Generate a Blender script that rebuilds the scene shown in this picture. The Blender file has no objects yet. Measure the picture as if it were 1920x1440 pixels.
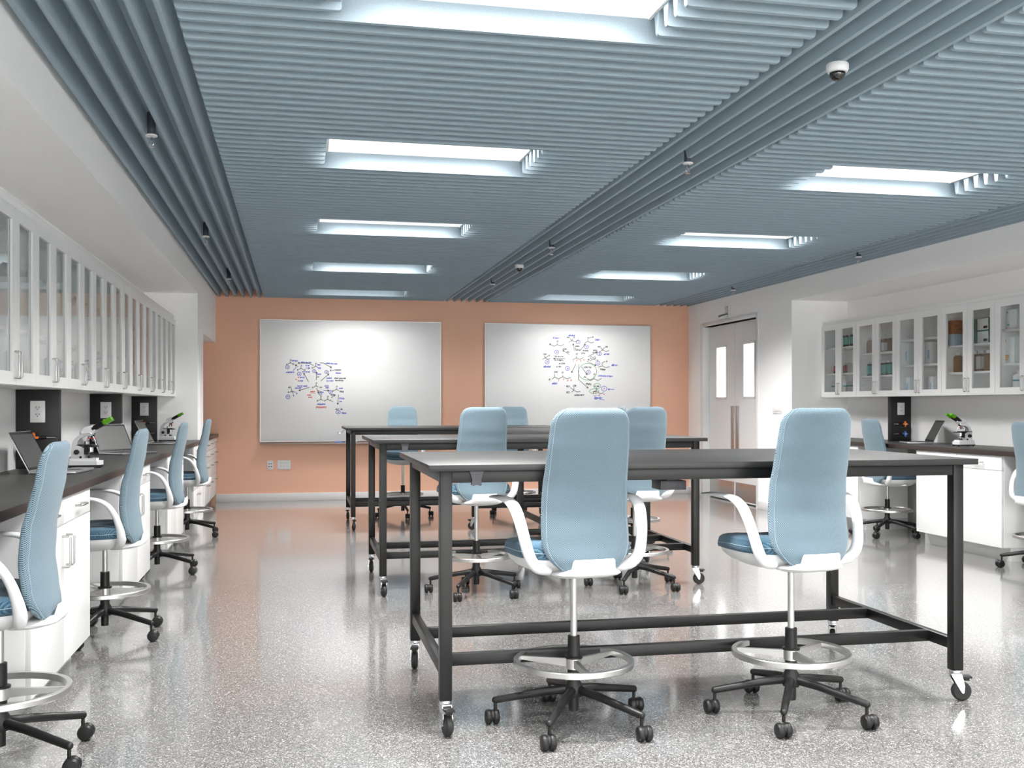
import bpy, bmesh, math, random
from mathutils import Vector, Matrix
random.seed(7)
S = bpy.context.scene
COL = S.collection
PI = math.pi
V = Vector
# ------------------------------------------------------------------ camera, world, exposure
EYE = 1.125                      # eye height, metres
cam_d = bpy.data.cameras.new('camera'); cam = bpy.data.objects.new('camera', cam_d); COL.objects.link(cam)
cam_d.sensor_width = 36.0; cam_d.sensor_fit = 'HORIZONTAL'; cam_d.lens = 36.0
cam_d.shift_y = 41.0 / 1920.0; cam_d.clip_start = 0.05; cam_d.clip_end = 60
cam.location = (0, 0, EYE); cam.rotation_euler = (PI / 2, 0, -math.atan(403 / 1920))
S.camera = cam
SKY = 6.0                        # sky strength, entering as fill light through the added rear windows
w = bpy.data.worlds.new('world'); S.world = w; w.use_nodes = True
w.node_tree.nodes['Background'].inputs[0].default_value = (1, 0.985, 0.96, 1)
w.node_tree.nodes['Background'].inputs[1].default_value = SKY
S.view_settings.view_transform = 'Standard'; S.view_settings.look = 'None'
S.view_settings.gamma = 1.0; S.view_settings.use_curve_mapping = False
S.view_settings.exposure = 1.08
S.cycles.max_bounces = 14; S.cycles.diffuse_bounces = 10; S.cycles.glossy_bounces = 5
S.cycles.transparent_max_bounces = 16; S.cycles.caustics_reflective = False; S.cycles.caustics_refractive = False
S.cycles.use_denoising = True; S.cycles.denoising_prefilter = 'ACCURATE'; S.cycles.sample_clamp_indirect = 6.0
LAMP_W = 39.0                    # power of one recessed ceiling light, watts
LAMP_FACE = 0.6                  # glow of its diffuser seen from the side

# ------------------------------------------------------------------ materials
def srgb(r, g, b):
    f = lambda c: (c / 255 / 12.92) if c / 255 <= .04045 else ((c / 255 + .055) / 1.055) ** 2.4
    return (f(r), f(g), f(b), 1)
def mat(name, col, rough=.5, metal=0., spec=.5, noise=None, bump=None, coat=0., emit=None):
    m = bpy.data.materials.new(name); m.use_nodes = True; nt = m.node_tree; p = nt.nodes['Principled BSDF']
    p.inputs['Base Color'].default_value = col; p.inputs['Roughness'].default_value = rough
    p.inputs['Metallic'].default_value = metal; p.inputs['Specular IOR Level'].default_value = spec
    p.inputs['Coat Weight'].default_value = coat
    if emit:
        p.inputs['Emission Color'].default_value = emit[0]; p.inputs['Emission Strength'].default_value = emit[1]
    tc = nt.nodes.new('ShaderNodeTexCoord')
    if noise:   # (scale, amount)
        n = nt.nodes.new('ShaderNodeTexNoise'); n.inputs['Scale'].default_value = noise[0]; n.inputs['Detail'].default_value = 2
        nt.links.new(tc.outputs['Object'], n.inputs['Vector'])
        mr = nt.nodes.new('ShaderNodeMapRange'); mr.inputs['From Min'].default_value = .3; mr.inputs['From Max'].default_value = .7
        mr.inputs['To Min'].default_value = 1 - noise[1]; mr.inputs['To Max'].default_value = 1 + noise[1]
        nt.links.new(n.outputs['Fac'], mr.inputs['Value'])
        mx = nt.nodes.new('ShaderNodeVectorMath'); mx.operation = 'SCALE'; mx.inputs[0].default_value = col[:3]
        nt.links.new(mr.outputs['Result'], mx.inputs['Scale']); nt.links.new(mx.outputs['Vector'], p.inputs['Base Color'])
    if bump:    # (scale, strength)
        n = nt.nodes.new('ShaderNodeTexNoise'); n.inputs['Scale'].default_value = bump[0]
        nt.links.new(tc.outputs['Object'], n.inputs['Vector'])
        b = nt.nodes.new('ShaderNodeBump'); b.inputs['Strength'].default_value = bump[1]; b.inputs['Distance'].default_value = .002
        nt.links.new(n.outputs['Fac'], b.inputs['Height']); nt.links.new(b.outputs['Normal'], p.inputs['Normal'])
    return m
def glass_mat(name, tint=(1, 1, 1, 1), ior=1.5, gmul=1.0):
    m = bpy.data.materials.new(name); m.use_nodes = True; nt = m.node_tree; nt.nodes.clear()
    out = nt.nodes.new('ShaderNodeOutputMaterial'); mix = nt.nodes.new('ShaderNodeMixShader')
    t = nt.nodes.new('ShaderNodeBsdfTransparent'); t.inputs[0].default_value = tint
    g = nt.nodes.new('ShaderNodeBsdfGlossy'); g.inputs['Roughness'].default_value = .01
    f = nt.nodes.new('ShaderNodeFresnel'); f.inputs[0].default_value = ior
    ge = nt.nodes.new('ShaderNodeNewGeometry'); inv = nt.nodes.new('ShaderNodeMath'); inv.operation = 'SUBTRACT'; inv.inputs[0].default_value = 1
    nt.links.new(ge.outputs['Backfacing'], inv.inputs[1]); mu = nt.nodes.new('ShaderNodeMath'); mu.operation = 'MULTIPLY'
    nt.links.new(inv.outputs[0], mu.inputs[0]); nt.links.new(f.outputs[0], mu.inputs[1])
    nt.links.new(mu.outputs[0], mix.inputs[0]); nt.links.new(t.outputs[0], mix.inputs[1]); nt.links.new(g.outputs[0], mix.inputs[2])
    nt.links.new(mix.outputs[0], out.inputs[0]); return m
def fabric(name, light, dark, pitch, axes, bias=.5):
    """woven cloth: light threads over dark holes in a small diagonal grid"""
    m = bpy.data.materials.new(name); m.use_nodes = True; nt = m.node_tree; p = nt.nodes['Principled BSDF']
    p.inputs['Roughness'].default_value = .85; p.inputs['Specular IOR Level'].default_value = .2
    p.inputs['Sheen Weight'].default_value = .15
    tc = nt.nodes.new('ShaderNodeTexCoord'); sp = nt.nodes.new('ShaderNodeSeparateXYZ'); nt.links.new(tc.outputs['Object'], sp.inputs[0])
    outs = []
    for a in axes:
        mu = nt.nodes.new('ShaderNodeMath'); mu.operation = 'MULTIPLY'; mu.inputs[1].default_value = 2 * PI / pitch
        nt.links.new(sp.outputs[a], mu.inputs[0])
        si = nt.nodes.new('ShaderNodeMath'); si.operation = 'SINE'; nt.links.new(mu.outputs[0], si.inputs[0]); outs.append(si)
    pr = nt.nodes.new('ShaderNodeMath'); pr.operation = 'MULTIPLY'
    nt.links.new(outs[0].outputs[0], pr.inputs[0]); nt.links.new(outs[1].outputs[0], pr.inputs[1])
    mr = nt.nodes.new('ShaderNodeMapRange'); mr.inputs['From Min'].default_value = -bias; mr.inputs['From Max'].default_value = 1 - bias
    nt.links.new(pr.outputs[0], mr.inputs['Value'])
    mx = nt.nodes.new('ShaderNodeMix'); mx.data_type = 'RGBA'; mx.inputs[6].default_value = light; mx.inputs[7].default_value = dark
    nt.links.new(mr.outputs['Result'], mx.inputs[0]); nt.links.new(mx.outputs[2], p.inputs['Base Color'])
    b = nt.nodes.new('ShaderNodeBump'); b.inputs['Strength'].default_value = .3; b.inputs['Distance'].default_value = .001; b.invert = True
    nt.links.new(mr.outputs['Result'], b.inputs['Height']); nt.links.new(b.outputs['Normal'], p.inputs['Normal'])
    return m
M = {}
M['wall'] = mat('white_paint', srgb(249, 248, 247), .6, noise=(90, .012))
M['orange'] = mat('terracotta_paint', srgb(238, 186, 158), .6, noise=(300, .03))
M['felt'] = mat('grey_blue_felt', srgb(154, 170, 180), .95, spec=.1, noise=(260, .07))
M['white_lac'] = mat('white_laminate', srgb(229, 229, 228), .35)
M['white_in'] = mat('white_inner_laminate', srgb(242, 242, 241), .5)
M['toe'] = mat('grey_white_plinth', srgb(214, 215, 214), .5)
M['counter'] = mat('charcoal_resin', srgb(58, 57, 56), .42, spec=.6, noise=(500, .15))
M['counter_edge'] = mat('charcoal_resin_edge', srgb(52, 43, 40), .4, noise=(500, .1))
M['black'] = mat('black_powder_coat', srgb(22, 21, 21), .36, spec=.35, noise=(700, .15))
M['tabletop'] = mat('charcoal_tabletop', srgb(32, 31, 31), .4, spec=.45, noise=(500, .15))
M['panel'] = mat('black_laminate', srgb(26, 25, 25), .5, noise=(500, .12))
M['plastic'] = mat('black_plastic', srgb(22, 21, 21), .42, spec=.35)
M['rubber'] = mat('black_rubber', srgb(26, 26, 26), .6)
M['outlet_grey'] = mat('dark_grey_plastic', srgb(62, 62, 67), .5)
M['chrome'] = mat('chrome', srgb(215, 215, 218), .12, 1.0)
M['steel'] = mat('brushed_steel', srgb(190, 188, 186), .3, 1.0)
M['alu'] = mat('polished_aluminium', srgb(196, 195, 193), .33, 1.0)
M['cyl'] = mat('grey_metal_cylinder', srgb(188, 188, 187), .3, .75)
M['white_plastic'] = mat('white_plastic', srgb(226, 226, 226), .35)
M['arm_white'] = mat('gloss_white_plastic', srgb(226, 226, 227), .28)
M['ring_dark'] = mat('dark_nozzle', srgb(25, 25, 25), .4)
M['fabric_back'] = fabric('blue_grey_weave', srgb(134, 154, 163), srgb(18, 46, 68), .0056, (0, 2), .36)
M['fabric_seat'] = fabric('deep_blue_weave', srgb(96, 126, 142), srgb(30, 64, 88), .0056, (0, 1), .55)
M['thread'] = mat('pale_thread', srgb(156, 172, 180), .8)
M['glass'] = glass_mat('clear_cabinet_glass', (.93, .94, .94, 1), 1.5)
M['lens'] = mat('smoked_dome', srgb(12, 12, 12), .08, spec=.7)
M['lamp'] = mat('glowing_diffuser', srgb(255, 255, 255), .5, emit=((1, .985, .965, 1), LAMP_FACE))
M['lamp_white'] = mat('white_reflector', srgb(244, 243, 241), .5)
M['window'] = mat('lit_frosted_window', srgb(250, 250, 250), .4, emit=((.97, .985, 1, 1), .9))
M['whiteboard'] = mat('gloss_whiteboard', srgb(250, 250, 250), .3)
M['silver'] = mat('silver_anodised', srgb(196, 197, 199), .3, .9)
M['screen'] = mat('matt_dark_screen', srgb(70, 70, 69), .4, spec=.5)
M['bezel'] = mat('black_bezel', srgb(34, 30, 29), .25)
M['keys'] = mat('dark_keys', srgb(50, 50, 52), .5)
M['green'] = mat('green_plastic', srgb(96, 168, 32), .2)
M['orange_p'] = mat('orange_plastic', srgb(240, 132, 52), .35)
M['blue_p'] = mat('blue_plastic', srgb(70, 122, 214), .35)
M['ink_k'] = mat('black_ink', srgb(20, 22, 26), .5); M['ink_b'] = mat('blue_ink', srgb(30, 62, 200), .5)
M['ink_r'] = mat('red_ink', srgb(222, 74, 62), .5); M['ink_g'] = mat('green_ink', srgb(104, 186, 128), .5)
M['slot'] = mat('dark_socket_slot', srgb(60, 58, 56), .6)
M['brown_glass'] = mat('amber_brown_bottle', srgb(136, 98, 58), .3); M['dark_glass'] = mat('dark_brown_bottle', srgb(62, 52, 47), .25)
M['teal'] = mat('teal_label', srgb(120, 196, 184), .5); M['red_l'] = mat('red_label', srgb(206, 62, 52), .5)
M['teal_d'] = mat('deep_teal_print', srgb(30, 140, 145), .5); M['paper'] = mat('white_paper_label', srgb(232, 232, 232), .6)
M['box_white'] = mat('white_carton', srgb(236, 240, 242), .5); M['pale_blue'] = mat('pale_blue_print', srgb(176, 206, 236), .5)
M['kraft'] = mat('brown_patterned_carton', srgb(150, 92, 58), .6, noise=(60, .35)); M['green_box'] = mat('green_patterned_carton', srgb(58, 128, 112), .5, noise=(40, .3))
M['amber_p'] = mat('amber_print', srgb(240, 176, 60), .5); M['navy'] = mat('navy_print', srgb(50, 44, 110), .5)
M['clear_box'] = glass_mat('clear_plastic', (.9, .9, .9, 1), 1.3)

def floor_mat():
    m = bpy.data.materials.new('speckled_grey_floor'); m.use_nodes = True; nt = m.node_tree; p = nt.nodes['Principled BSDF']
    tc = nt.nodes.new('ShaderNodeTexCoord')
    v = nt.nodes.new('ShaderNodeTexVoronoi'); v.inputs['Scale'].default_value = 290; nt.links.new(tc.outputs['Object'], v.inputs['Vector'])
    sp = nt.nodes.new('ShaderNodeSeparateColor'); nt.links.new(v.outputs['Color'], sp.inputs[0])
    cr = nt.nodes.new('ShaderNodeValToRGB'); e = cr.color_ramp; e.interpolation = 'LINEAR'
    e.elements[0].position = 0; e.elements[0].color = srgb(44, 43, 42)
    e.elements[1].position = 1; e.elements[1].color = srgb(196, 194, 190)
    for pos, c in ((.1, 76), (.24, 104), (.74, 122), (.88, 156)):
        x = e.elements.new(pos); x.color = srgb(c, c - 1, c - 2)
    nt.links.new(sp.outputs[0], cr.inputs[0])
    nt.links.new(cr.outputs[0], p.inputs['Base Color'])
    p.inputs['Roughness'].default_value = .2; p.inputs['Specular IOR Level'].default_value = .7; p.inputs['Coat Weight'].default_value = .8; p.inputs['Coat Roughness'].default_value = .09; p.inputs['Coat IOR'].default_value = 1.55
    n = nt.nodes.new('ShaderNodeTexNoise'); n.inputs['Scale'].default_value = 60; nt.links.new(tc.outputs['Object'], n.inputs['Vector'])
    b = nt.nodes.new('ShaderNodeBump'); b.inputs['Strength'].default_value = .04; b.inputs['Distance'].default_value = .002
    nt.links.new(n.outputs['Fac'], b.inputs['Height']); nt.links.new(b.outputs['Normal'], p.inputs['Normal'])
    return m
M['floor'] = floor_mat()

# ------------------------------------------------------------------ mesh helpers
class B:
    """collects geometry for ONE mesh object, several materials allowed"""
    def __init__(s, *mats): s.bm = bmesh.new(); s.mats = list(mats)
    def _mark(s, n0, mi):
        fs = list(s.bm.faces)[n0:] if n0 else list(s.bm.faces)
        for f in fs: f.material_index = mi
    def box(s, x0, x1, y0, y1, z0, z1, bev=0, mi=0, seg=2):
        n0 = len(s.bm.faces)
        r = bmesh.ops.create_cube(s.bm, size=1, matrix=Matrix.Translation(((x0 + x1) / 2, (y0 + y1) / 2, (z0 + z1) / 2)) @ Matrix.Diagonal((abs(x1 - x0), abs(y1 - y0), abs(z1 - z0), 1)))
        vs = r['verts']
        fs = {f for v in vs for f in v.link_faces}
        for f in fs: f.material_index = mi
        if bev:
            es = list({e for v in vs for e in v.link_edges})
            bmesh.ops.bevel(s.bm, geom=es, offset=bev, segments=seg, affect='EDGES', profile=.5)
        return s
    def ring_loft(s, rings, mi=0, cap0=True, cap1=True, closed=True):
        vr = [[s.bm.verts.new(p) for p in r] for r in rings]
        n = len(vr[0])
        for a, b in zip(vr, vr[1:]):
            for i in range(n if closed else n - 1):
                j = (i + 1) % n
                f = s.bm.faces.new((a[i], a[j], b[j], b[i])); f.material_index = mi
        if cap0: f = s.bm.faces.new(vr[0][::-1]); f.material_index = mi
        if cap1: f = s.bm.faces.new(vr[-1]); f.material_index = mi
        return s
    def cyl(s, p0, p1, r0, r1=None, seg=20, mi=0):
        r1 = r0 if r1 is None else r1
        return s.tube([p0, p1], [r0, r1], seg, mi)
    def tube(s, pts, rad, seg=16, mi=0, flat=None, up=None, round_ends=False):
        """flat=(a list of (rw, rt)) gives an elliptical section, rw along 'up x tangent'"""
        pts = [V(p) for p in pts]; n = len(pts)
        if not isinstance(rad, (list, tuple)): rad = [rad] * n
        tans = [(pts[min(i + 1, n - 1)] - pts[max(i - 1, 0)]).normalized() for i in range(n)]
        if up is None:
            up = V((0, 0, 1)) if abs(tans[0].z) < .9 else V((1, 0, 0))
            a = (up - tans[0] * up.dot(tans[0])).normalized()
            fr = []
            for t in tans:
                a = (a - t * a.dot(t)).normalized(); fr.append((a, t.cross(a)))
        else:
            up = V(up); fr = []
            for t in tans:
                a = (up - t * up.dot(t)).normalized(); fr.append((a, t.cross(a)))
        items = [(pts[i], fr[i], rad[i], (flat[i] if flat else None)) for i in range(n)]
        if round_ends:
            def ext(i, sgn):
                out = []
                p, f, r, fl = items[i]; rr = (min(fl) if fl else r)
                for k in (1, 2, 3, 4):
                    a = k / 4 * PI / 2 * .93
                    out.append((p + tans[i] * sgn * rr * math.sin(a), f, r * math.cos(a), (tuple(q * math.cos(a) for q in fl) if fl else None)))
                return out
            items = ext(0, -1)[::-1] + items + ext(n - 1, 1)
        rings = []
        for p, (a, b), r, fl in items:
            ra, rb = (fl if fl else (r, r))
            rings.append([p + a * (ra * math.cos(2 * PI * k / seg)) + b * (rb * math.sin(2 * PI * k / seg)) for k in range(seg)])
        return s.ring_loft(rings, mi)
    def lathe(s, prof, c=(0, 0, 0), seg=28, mi=0, axis='z', m=None):
        rings = []
        for r, z in prof:
            r = max(r, 1e-4)
            ring = []
            for k in range(seg):
                a = 2 * PI * k / seg; p = V((r * math.cos(a), r * math.sin(a), z))
                if axis == 'x': p = V((p.z, p.x, p.y))
                elif axis == 'y': p = V((p.y, p.z, p.x))
                if m is not None: p = m @ p
                ring.append(p + V(c))
            rings.append(ring)
        return s.ring_loft(rings, mi)
    def prism(s, poly, d0, d1, plane='xz', mi=0, bev=0):
        """extrude a 2D outline; plane xz -> along y, yz -> along x, xy -> along z"""
        def P(u, v, d): return {'xz': (u, d, v), 'yz': (d, u, v), 'xy': (u, v, d)}[plane]
        a = [s.bm.verts.new(P(u, v, d0)) for u, v in poly]; b = [s.bm.verts.new(P(u, v, d1)) for u, v in poly]
        n = len(poly); fs = []
        for i in range(n):
            j = (i + 1) % n; fs.append(s.bm.faces.new((a[i], a[j], b[j], b[i])))
        fs.append(s.bm.faces.new(a[::-1])); fs.append(s.bm.faces.new(b))
        for f in fs: f.material_index = mi
        if bev:
            es = list({e for f in fs for e in f.edges if not (len(e.link_faces) == 2 and abs(e.calc_face_angle(0)) < .6)})
            bmesh.ops.bevel(s.bm, geom=es, offset=bev, segments=2, affect='EDGES', profile=.5)
        return s
    def mesh(s, name, m=None, ang=38):
        if m is not None: s.bm.transform(m)
        bmesh.ops.recalc_face_normals(s.bm, faces=s.bm.faces)
        ca = math.radians(ang)
        for f in s.bm.faces: f.smooth = True
        for e in s.bm.edges: e.smooth = len(e.link_faces) == 2 and e.calc_face_angle(0) < ca
        me = bpy.data.meshes.new(name); s.bm.to_mesh(me); s.bm.free()
        for x in s.mats: me.materials.append(x)
        return me
    def build(s, name, parent=None, loc=None, rotz=None, **props):
        o = bpy.data.objects.new(name, s.mesh(name)); COL.objects.link(o)
        if parent: o.parent = parent
        if loc is not None: o.location = loc
        if rotz is not None: o.rotation_euler = (0, 0, rotz)
        for k, v in props.items(): o[k] = v
        return o
def thing(name, label, cat, loc=(0, 0, 0), rz=0, group=None):
    o = bpy.data.objects.new(name, None); COL.objects.link(o); o.empty_display_size = .1
    o.location = loc; o.rotation_euler = (0, 0, rz); o['label'] = label; o['category'] = cat
    if group: o['group'] = group
    return o
def tag(o, label, cat, group=None):
    o['label'] = label; o['category'] = cat
    if group: o['group'] = group
    return o
def struct(o): o['kind'] = 'structure'; return o
def copy_tree(o, parent=None):
    c = o.copy(); COL.objects.link(c)
    if parent: c.parent = parent
    for ch in list(o.children): copy_tree(ch, c)
    return c
def dup(o, loc, rz, label, group=None):
    c = copy_tree(o); c.location = loc; c.rotation_euler = (0, 0, rz); c['label'] = label
    if group: c['group'] = group
    return c

# ------------------------------------------------------------------ room dimensions
XL, XR = -.93, 4.93          # main wall planes
AL, AR = -1.42, 5.55         # back of the counter alcoves
YF, YB = 12.43, -3.2         # far wall, wall behind the camera
YAL, YAR = 10.2, 9.62        # ends of the alcoves
ZC = 2.487; ZT = 2.403       # ceiling board, underside of baffles
ZS = 2.2                     # soffit over the alcoves
PITCH = .08933
LX = [(.15, 1.22), (2.835, 3.905)]
LY = [5.286 + 2.144 * i for i in range(-4, 4)]

b = B(M['floor']); b.box(AL - .1, AR + .1, YB - .1, YF + .1, -.1, 0); struct(b.build('floor'))
# ceiling board, with holes for the lights
def cells(x0, x1, holes):
    xs = sorted({x0, x1} | {h for a in holes for h in a}); return list(zip(xs, xs[1:]))
b = B(M['felt'])
for x0, x1 in cells(AL - .1, AR + .1, LX):
    if (x0, x1) in LX:
        ys = [YB - .1] + [q for y in LY for q in (y - .302, y + .316)] + [YF + .1]
        for i in range(0, len(ys), 2): b.box(x0, x1, ys[i], ys[i + 1], ZC, ZC + .02)
    else: b.box(x0, x1, YB - .1, YF + .1, ZC, ZC + .02)
struct(b.build('ceiling'))
# walls
b = B(M['orange']); b.box(AL - .1, XR + .0, YF, YF + .1, 0, ZC); struct(b.build('wall_far'))
FILL_WX = [(-1.1 + 1.68 * i, .3 + 1.68 * i) for i in range(4)]     # four tall windows added behind the viewpoint, unseen, for even frontal light
b = B(M['wall']); b.box(AL - .1, AR + .1, YB - .1, YB, 0, .45); b.box(AL - .1, AR + .1, YB - .1, YB, 2.3, ZC)
xs = [AL - .1] + [q for a in FILL_WX for q in a] + [AR + .1]
for i in range(0, len(xs), 2): b.box(xs[i], xs[i + 1], YB - .1, YB, .45, 2.3)
struct(b.build('wall_back'))
for i, (a, c) in enumerate(FILL_WX):
    b = B(M['white_plastic'])
    for q in ((a, a + .05, .45, 2.3), (c - .05, c, .45, 2.3), (a + .05, c - .05, .45, .5), (a + .05, c - .05, 2.25, 2.3), ((a + c) / 2 - .02, (a + c) / 2 + .02, .5, 2.25)):
        b.box(q[0], q[1], YB - .07, YB - .02, q[2], q[3])
    wn = struct(b.build('window_%d' % (i + 1)))  # frame of an added window, out of view, that lets in fill light
    B(M['glass']).box(a + .05, c - .05, YB - .048, YB - .042, .5, 2.25).build('glass_pane', wn)
    pd = bpy.data.lights.new('fill_portal', 'AREA'); pd.shape = 'RECTANGLE'; pd.size = c - a; pd.size_y = 1.85; pd.cycles.is_portal = True
    po = bpy.data.objects.new('fill_portal', pd); COL.objects.link(po); po.location = ((a + c) / 2, YB - .12, 1.375); po.rotation_euler = (PI / 2, 0, 0)
b = B(M['wall'])
b.box(AL - .1, AL, YB, YF, 0, ZC)                      # alcove back
b.box(AL, XL, YB, YAL, ZS, ZC)                         # soffit
b.box(AL, XL, YAL, 10.79, 0, ZC)                       # pier
b.box(AL, XL, 10.79, YF, 1.86, ZC)                     # bulkhead over the recess
struct(b.build('wall_left'))
DY0, DY1, DZ = 10.43, 11.95, 2.1
b = B(M['wall'])
b.box(AR, AR + .1, YB, YAR, 0, ZC)
b.box(XR, AR, YB, YAR, ZS, ZC)
b.box(XR, AR, YAR, DY0, 0, ZC)
b.box(XR, AR, DY1, YF + .1, 0, ZC)
b.box(XR, AR, DY0, DY1, DZ, ZC)
b.box(XR + .3, AR, DY0, DY1, 0, DZ)
struct(b.build('wall_right'))
b = B(M['white_plastic']); b.box(XL - .0, XR - .002, YF - .014, YF, 0, .092, bev=.003); struct(b.build('baseboard_far'))
b = B(M['white_plastic'])
b.box(XR - .012, XR, YAR, DY0 - .06, 0, .09, bev=.003); b.box(XR - .012, XR, DY1 + .06, YF - .014, 0, .09, bev=.003)
struct(b.build('baseboard_right'))

# ------------------------------------------------------------------ double doors
b = B(M['white_plastic'])
for y0, y1, z0, z1 in ((DY0 - .05, DY0, 0, DZ + .05), (DY1, DY1 + .05, 0, DZ + .05), (DY0, DY1, DZ, DZ + .05)):
    b.box(XR - .012, XR + .13, y0, y1, z0, z1, bev=.002)
fr = b.build('trim_1'); struct(fr)
YM = (DY0 + DY1) / 2
xd = XR + .085
for n, (y0, y1) in enumerate(((DY0 + .004, YM - .002), (YM + .002, DY1 - .004))):
    c = y0 + .37 if n == 0 else y1 - .37
    wy0, wy1, wz0, wz1 = (c - .15, c + .15, 1.22, 1.84)
    b = B(M['white_lac'])
    for a in ((y0, wy0, .012, DZ - .004), (wy1, y1, .012, DZ - .004), (wy0, wy1, .012, wz0), (wy0, wy1, wz1, DZ - .004)):
        b.box(xd, xd + .045, *a)
    for a in ((wy0 - .015, wy0 + .01, wz0 - .015, wz1 + .015), (wy1 - .01, wy1 + .015, wz0 - .015, wz1 + .015),
              (wy0, wy1, wz0 - .015, wz0 + .01), (wy0, wy1, wz1 - .01, wz1 + .015)):
        b.box(xd - .008, xd + .02, *a, bev=.002)
    d = struct(b.build('door_%d' % (n + 1)))
    B(M['window']).box(xd + .03, xd + .038, wy0, wy1, wz0, wz1).build('glass_pane', d)
    py = YM + (-.105 if n == 0 else .025)
    B(M['steel']).box(xd - .006, xd, py - .005, py + .085, .55, 1.125, bev=.001).build('pull_plate', d, label='tall brushed steel push plate beside the meeting edge')
    B(M['steel']).box(xd - .003, xd, y0 + .02, y1 - .02, .03, .235, bev=.001).build('kick_plate', d, label='brushed steel kick plate along the bottom')
o = thing('wall_sensor', 'small grey bracket with a cylinder on the white wall above the double doors', 'sensor', (XR, 11.2, 2.2))
B(M['white_plastic']).box(-.012, -.001, -.05, .05, -.06, .09, bev=.003).build('back_plate', o)
B(M['steel']).cyl((-.01, -.02, -.01), (-.09, .05, -.035), .022).build('cylinder_head', o)
o = thing('light_switch', 'white four gang switch plate on the wall right of the double doors', 'switch', (XR, 9.93, 1.1))
B(M['white_plastic']).box(-.008, 0, -.1, .1, -.056, .056, bev=.002).build('plate', o)
for i in range(4):
    B(M['white_lac']).box(-.013, -.006, -.082 + .045 * i, -.052 + .045 * i, -.032, .032, bev=.002).build('rocker', o)

# ------------------------------------------------------------------ ceiling baffles
def prof(wb=.019, wt=.05): return [(-wb / 2, ZT - ZC), (wb / 2, ZT - ZC), (wt / 2, 0), (-wt / 2, 0)]
def baffle_mesh(length, name):
    bb = B(M['felt']); h = ZC - ZT; r = .012
    # ends with softly rounded lower corners: loft along the length
    def ring(x, z0):
        t = (z0 + h) / h; wb = .019 + (.05 - .019) * t
        return [(x, -wb / 2, z0), (x, wb / 2, z0), (x, .025, 0), (x, -.025, 0)]
    xs = [0, .0015, .005, r]; zs = [-h + r, -h + .0055, -h + .0015, -h]
    rings = [ring(x, z) for x, z in zip(xs, zs)] + [ring(length - x, z) for x, z in list(zip(xs, zs))[::-1]]
    bb.ring_loft(rings); return bb.mesh(name)
FX = [(-.387, 1.762), (2.298, 4.447)]
full = baffle_mesh(FX[0][1] - FX[0][0], 'baffle'); pl = baffle_mesh(LX[0][0] - .008 - FX[0][0], 'baffle'); pr = baffle_mesh(FX[0][1] - LX[0][1] + .003, 'baffle')
side = ('left', 'right')
for k in range(-40, 78):
    y = 5.510 + PITCH * k - .004
    cut = ((k + 5) % 24) < 6
    for f in (0, 1):
        if not cut:
            o = bpy.data.objects.new('ceiling_baffle', full); o.location = (FX[f][0], y, ZC)
            tag(o, 'long grey-blue felt baffle running crosswise in the %s ceiling field' % side[f], 'ceiling baffle', 'crosswise felt baffles of the %s ceiling field' % side[f]); COL.objects.link(o)
        else:
            for me, x0, wd in ((pl, FX[f][0], 'left'), (pr, LX[f][1] - .003, 'right')):
                o = bpy.data.objects.new('ceiling_baffle', me); o.location = (x0, y, ZC)
                tag(o, 'short felt baffle %s of a recessed light in the %s ceiling field' % (wd, side[f]), 'ceiling baffle',
                    'short felt baffles %s of the lights in the %s ceiling field' % (wd, side[f])); COL.objects.link(o)
def run_mesh():
    bb = B(M['felt']); p = prof(); y = 1.43
    while y < YF - .01:
        y1 = min(y + 2.404, YF - .003)
        bb.prism(p, y + .001, y1 - .001, 'xz'); y = y1
    return bb.mesh('baffle_run')
rm = run_mesh()
for nm, x0, dx in (('left wall', -.888, .0903), ('centre aisle', 1.792, .0935), ('right wall', 4.458, .0915)):
    for i in range(6):
        o = bpy.data.objects.new('ceiling_baffle', rm); o.location = (x0 + dx * i, 0, ZC); COL.objects.link(o)
        tag(o, 'lengthwise grey-blue felt baffle in the band of six along the %s' % nm, 'ceiling baffle', 'lengthwise felt baffles along the %s' % nm)

# ------------------------------------------------------------------ recessed lights
def make_light():
    t = thing('ceiling_light', '', 'ceiling light')
    x0, x1, y0, y1 = 0, 1.07, -.302, .316
    b = B(M['lamp_white']); z0, z1 = -.004, .085
    for a in ((x0, x0 + .012, y0, y1), (x1 - .012, x1, y0, y1), (x0, x1, y0, y0 + .012), (x0, x1, y1 - .012, y1)):
        b.box(*a, z0, z1)
    b.box(x0 - .01, x1 + .01, y0 - .01, y1 + .01, z1, z1 + .01)
    b.build('housing', t)
    B(M['lamp']).box(x0 + .013, x1 - .013, y0 + .013, y1 - .013, .072, .08).build('diffuser', t)
    ld = bpy.data.lights.new('lamp', 'AREA'); ld.shape = 'RECTANGLE'; ld.size = x1 - x0 - .2; ld.size_y = .3
    ld.energy = LAMP_W; ld.spread = math.radians(126); ld.color = (1, .985, .97)
    lo = bpy.data.objects.new('lamp', ld); COL.objects.link(lo); lo.parent = t; lo.location = ((x0 + x1) / 2, (y0 + y1) / 2, .068)
    return t
L0 = make_light(); names = ['first', 'second', 'third', 'fourth', 'fifth']; usedL = False
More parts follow.
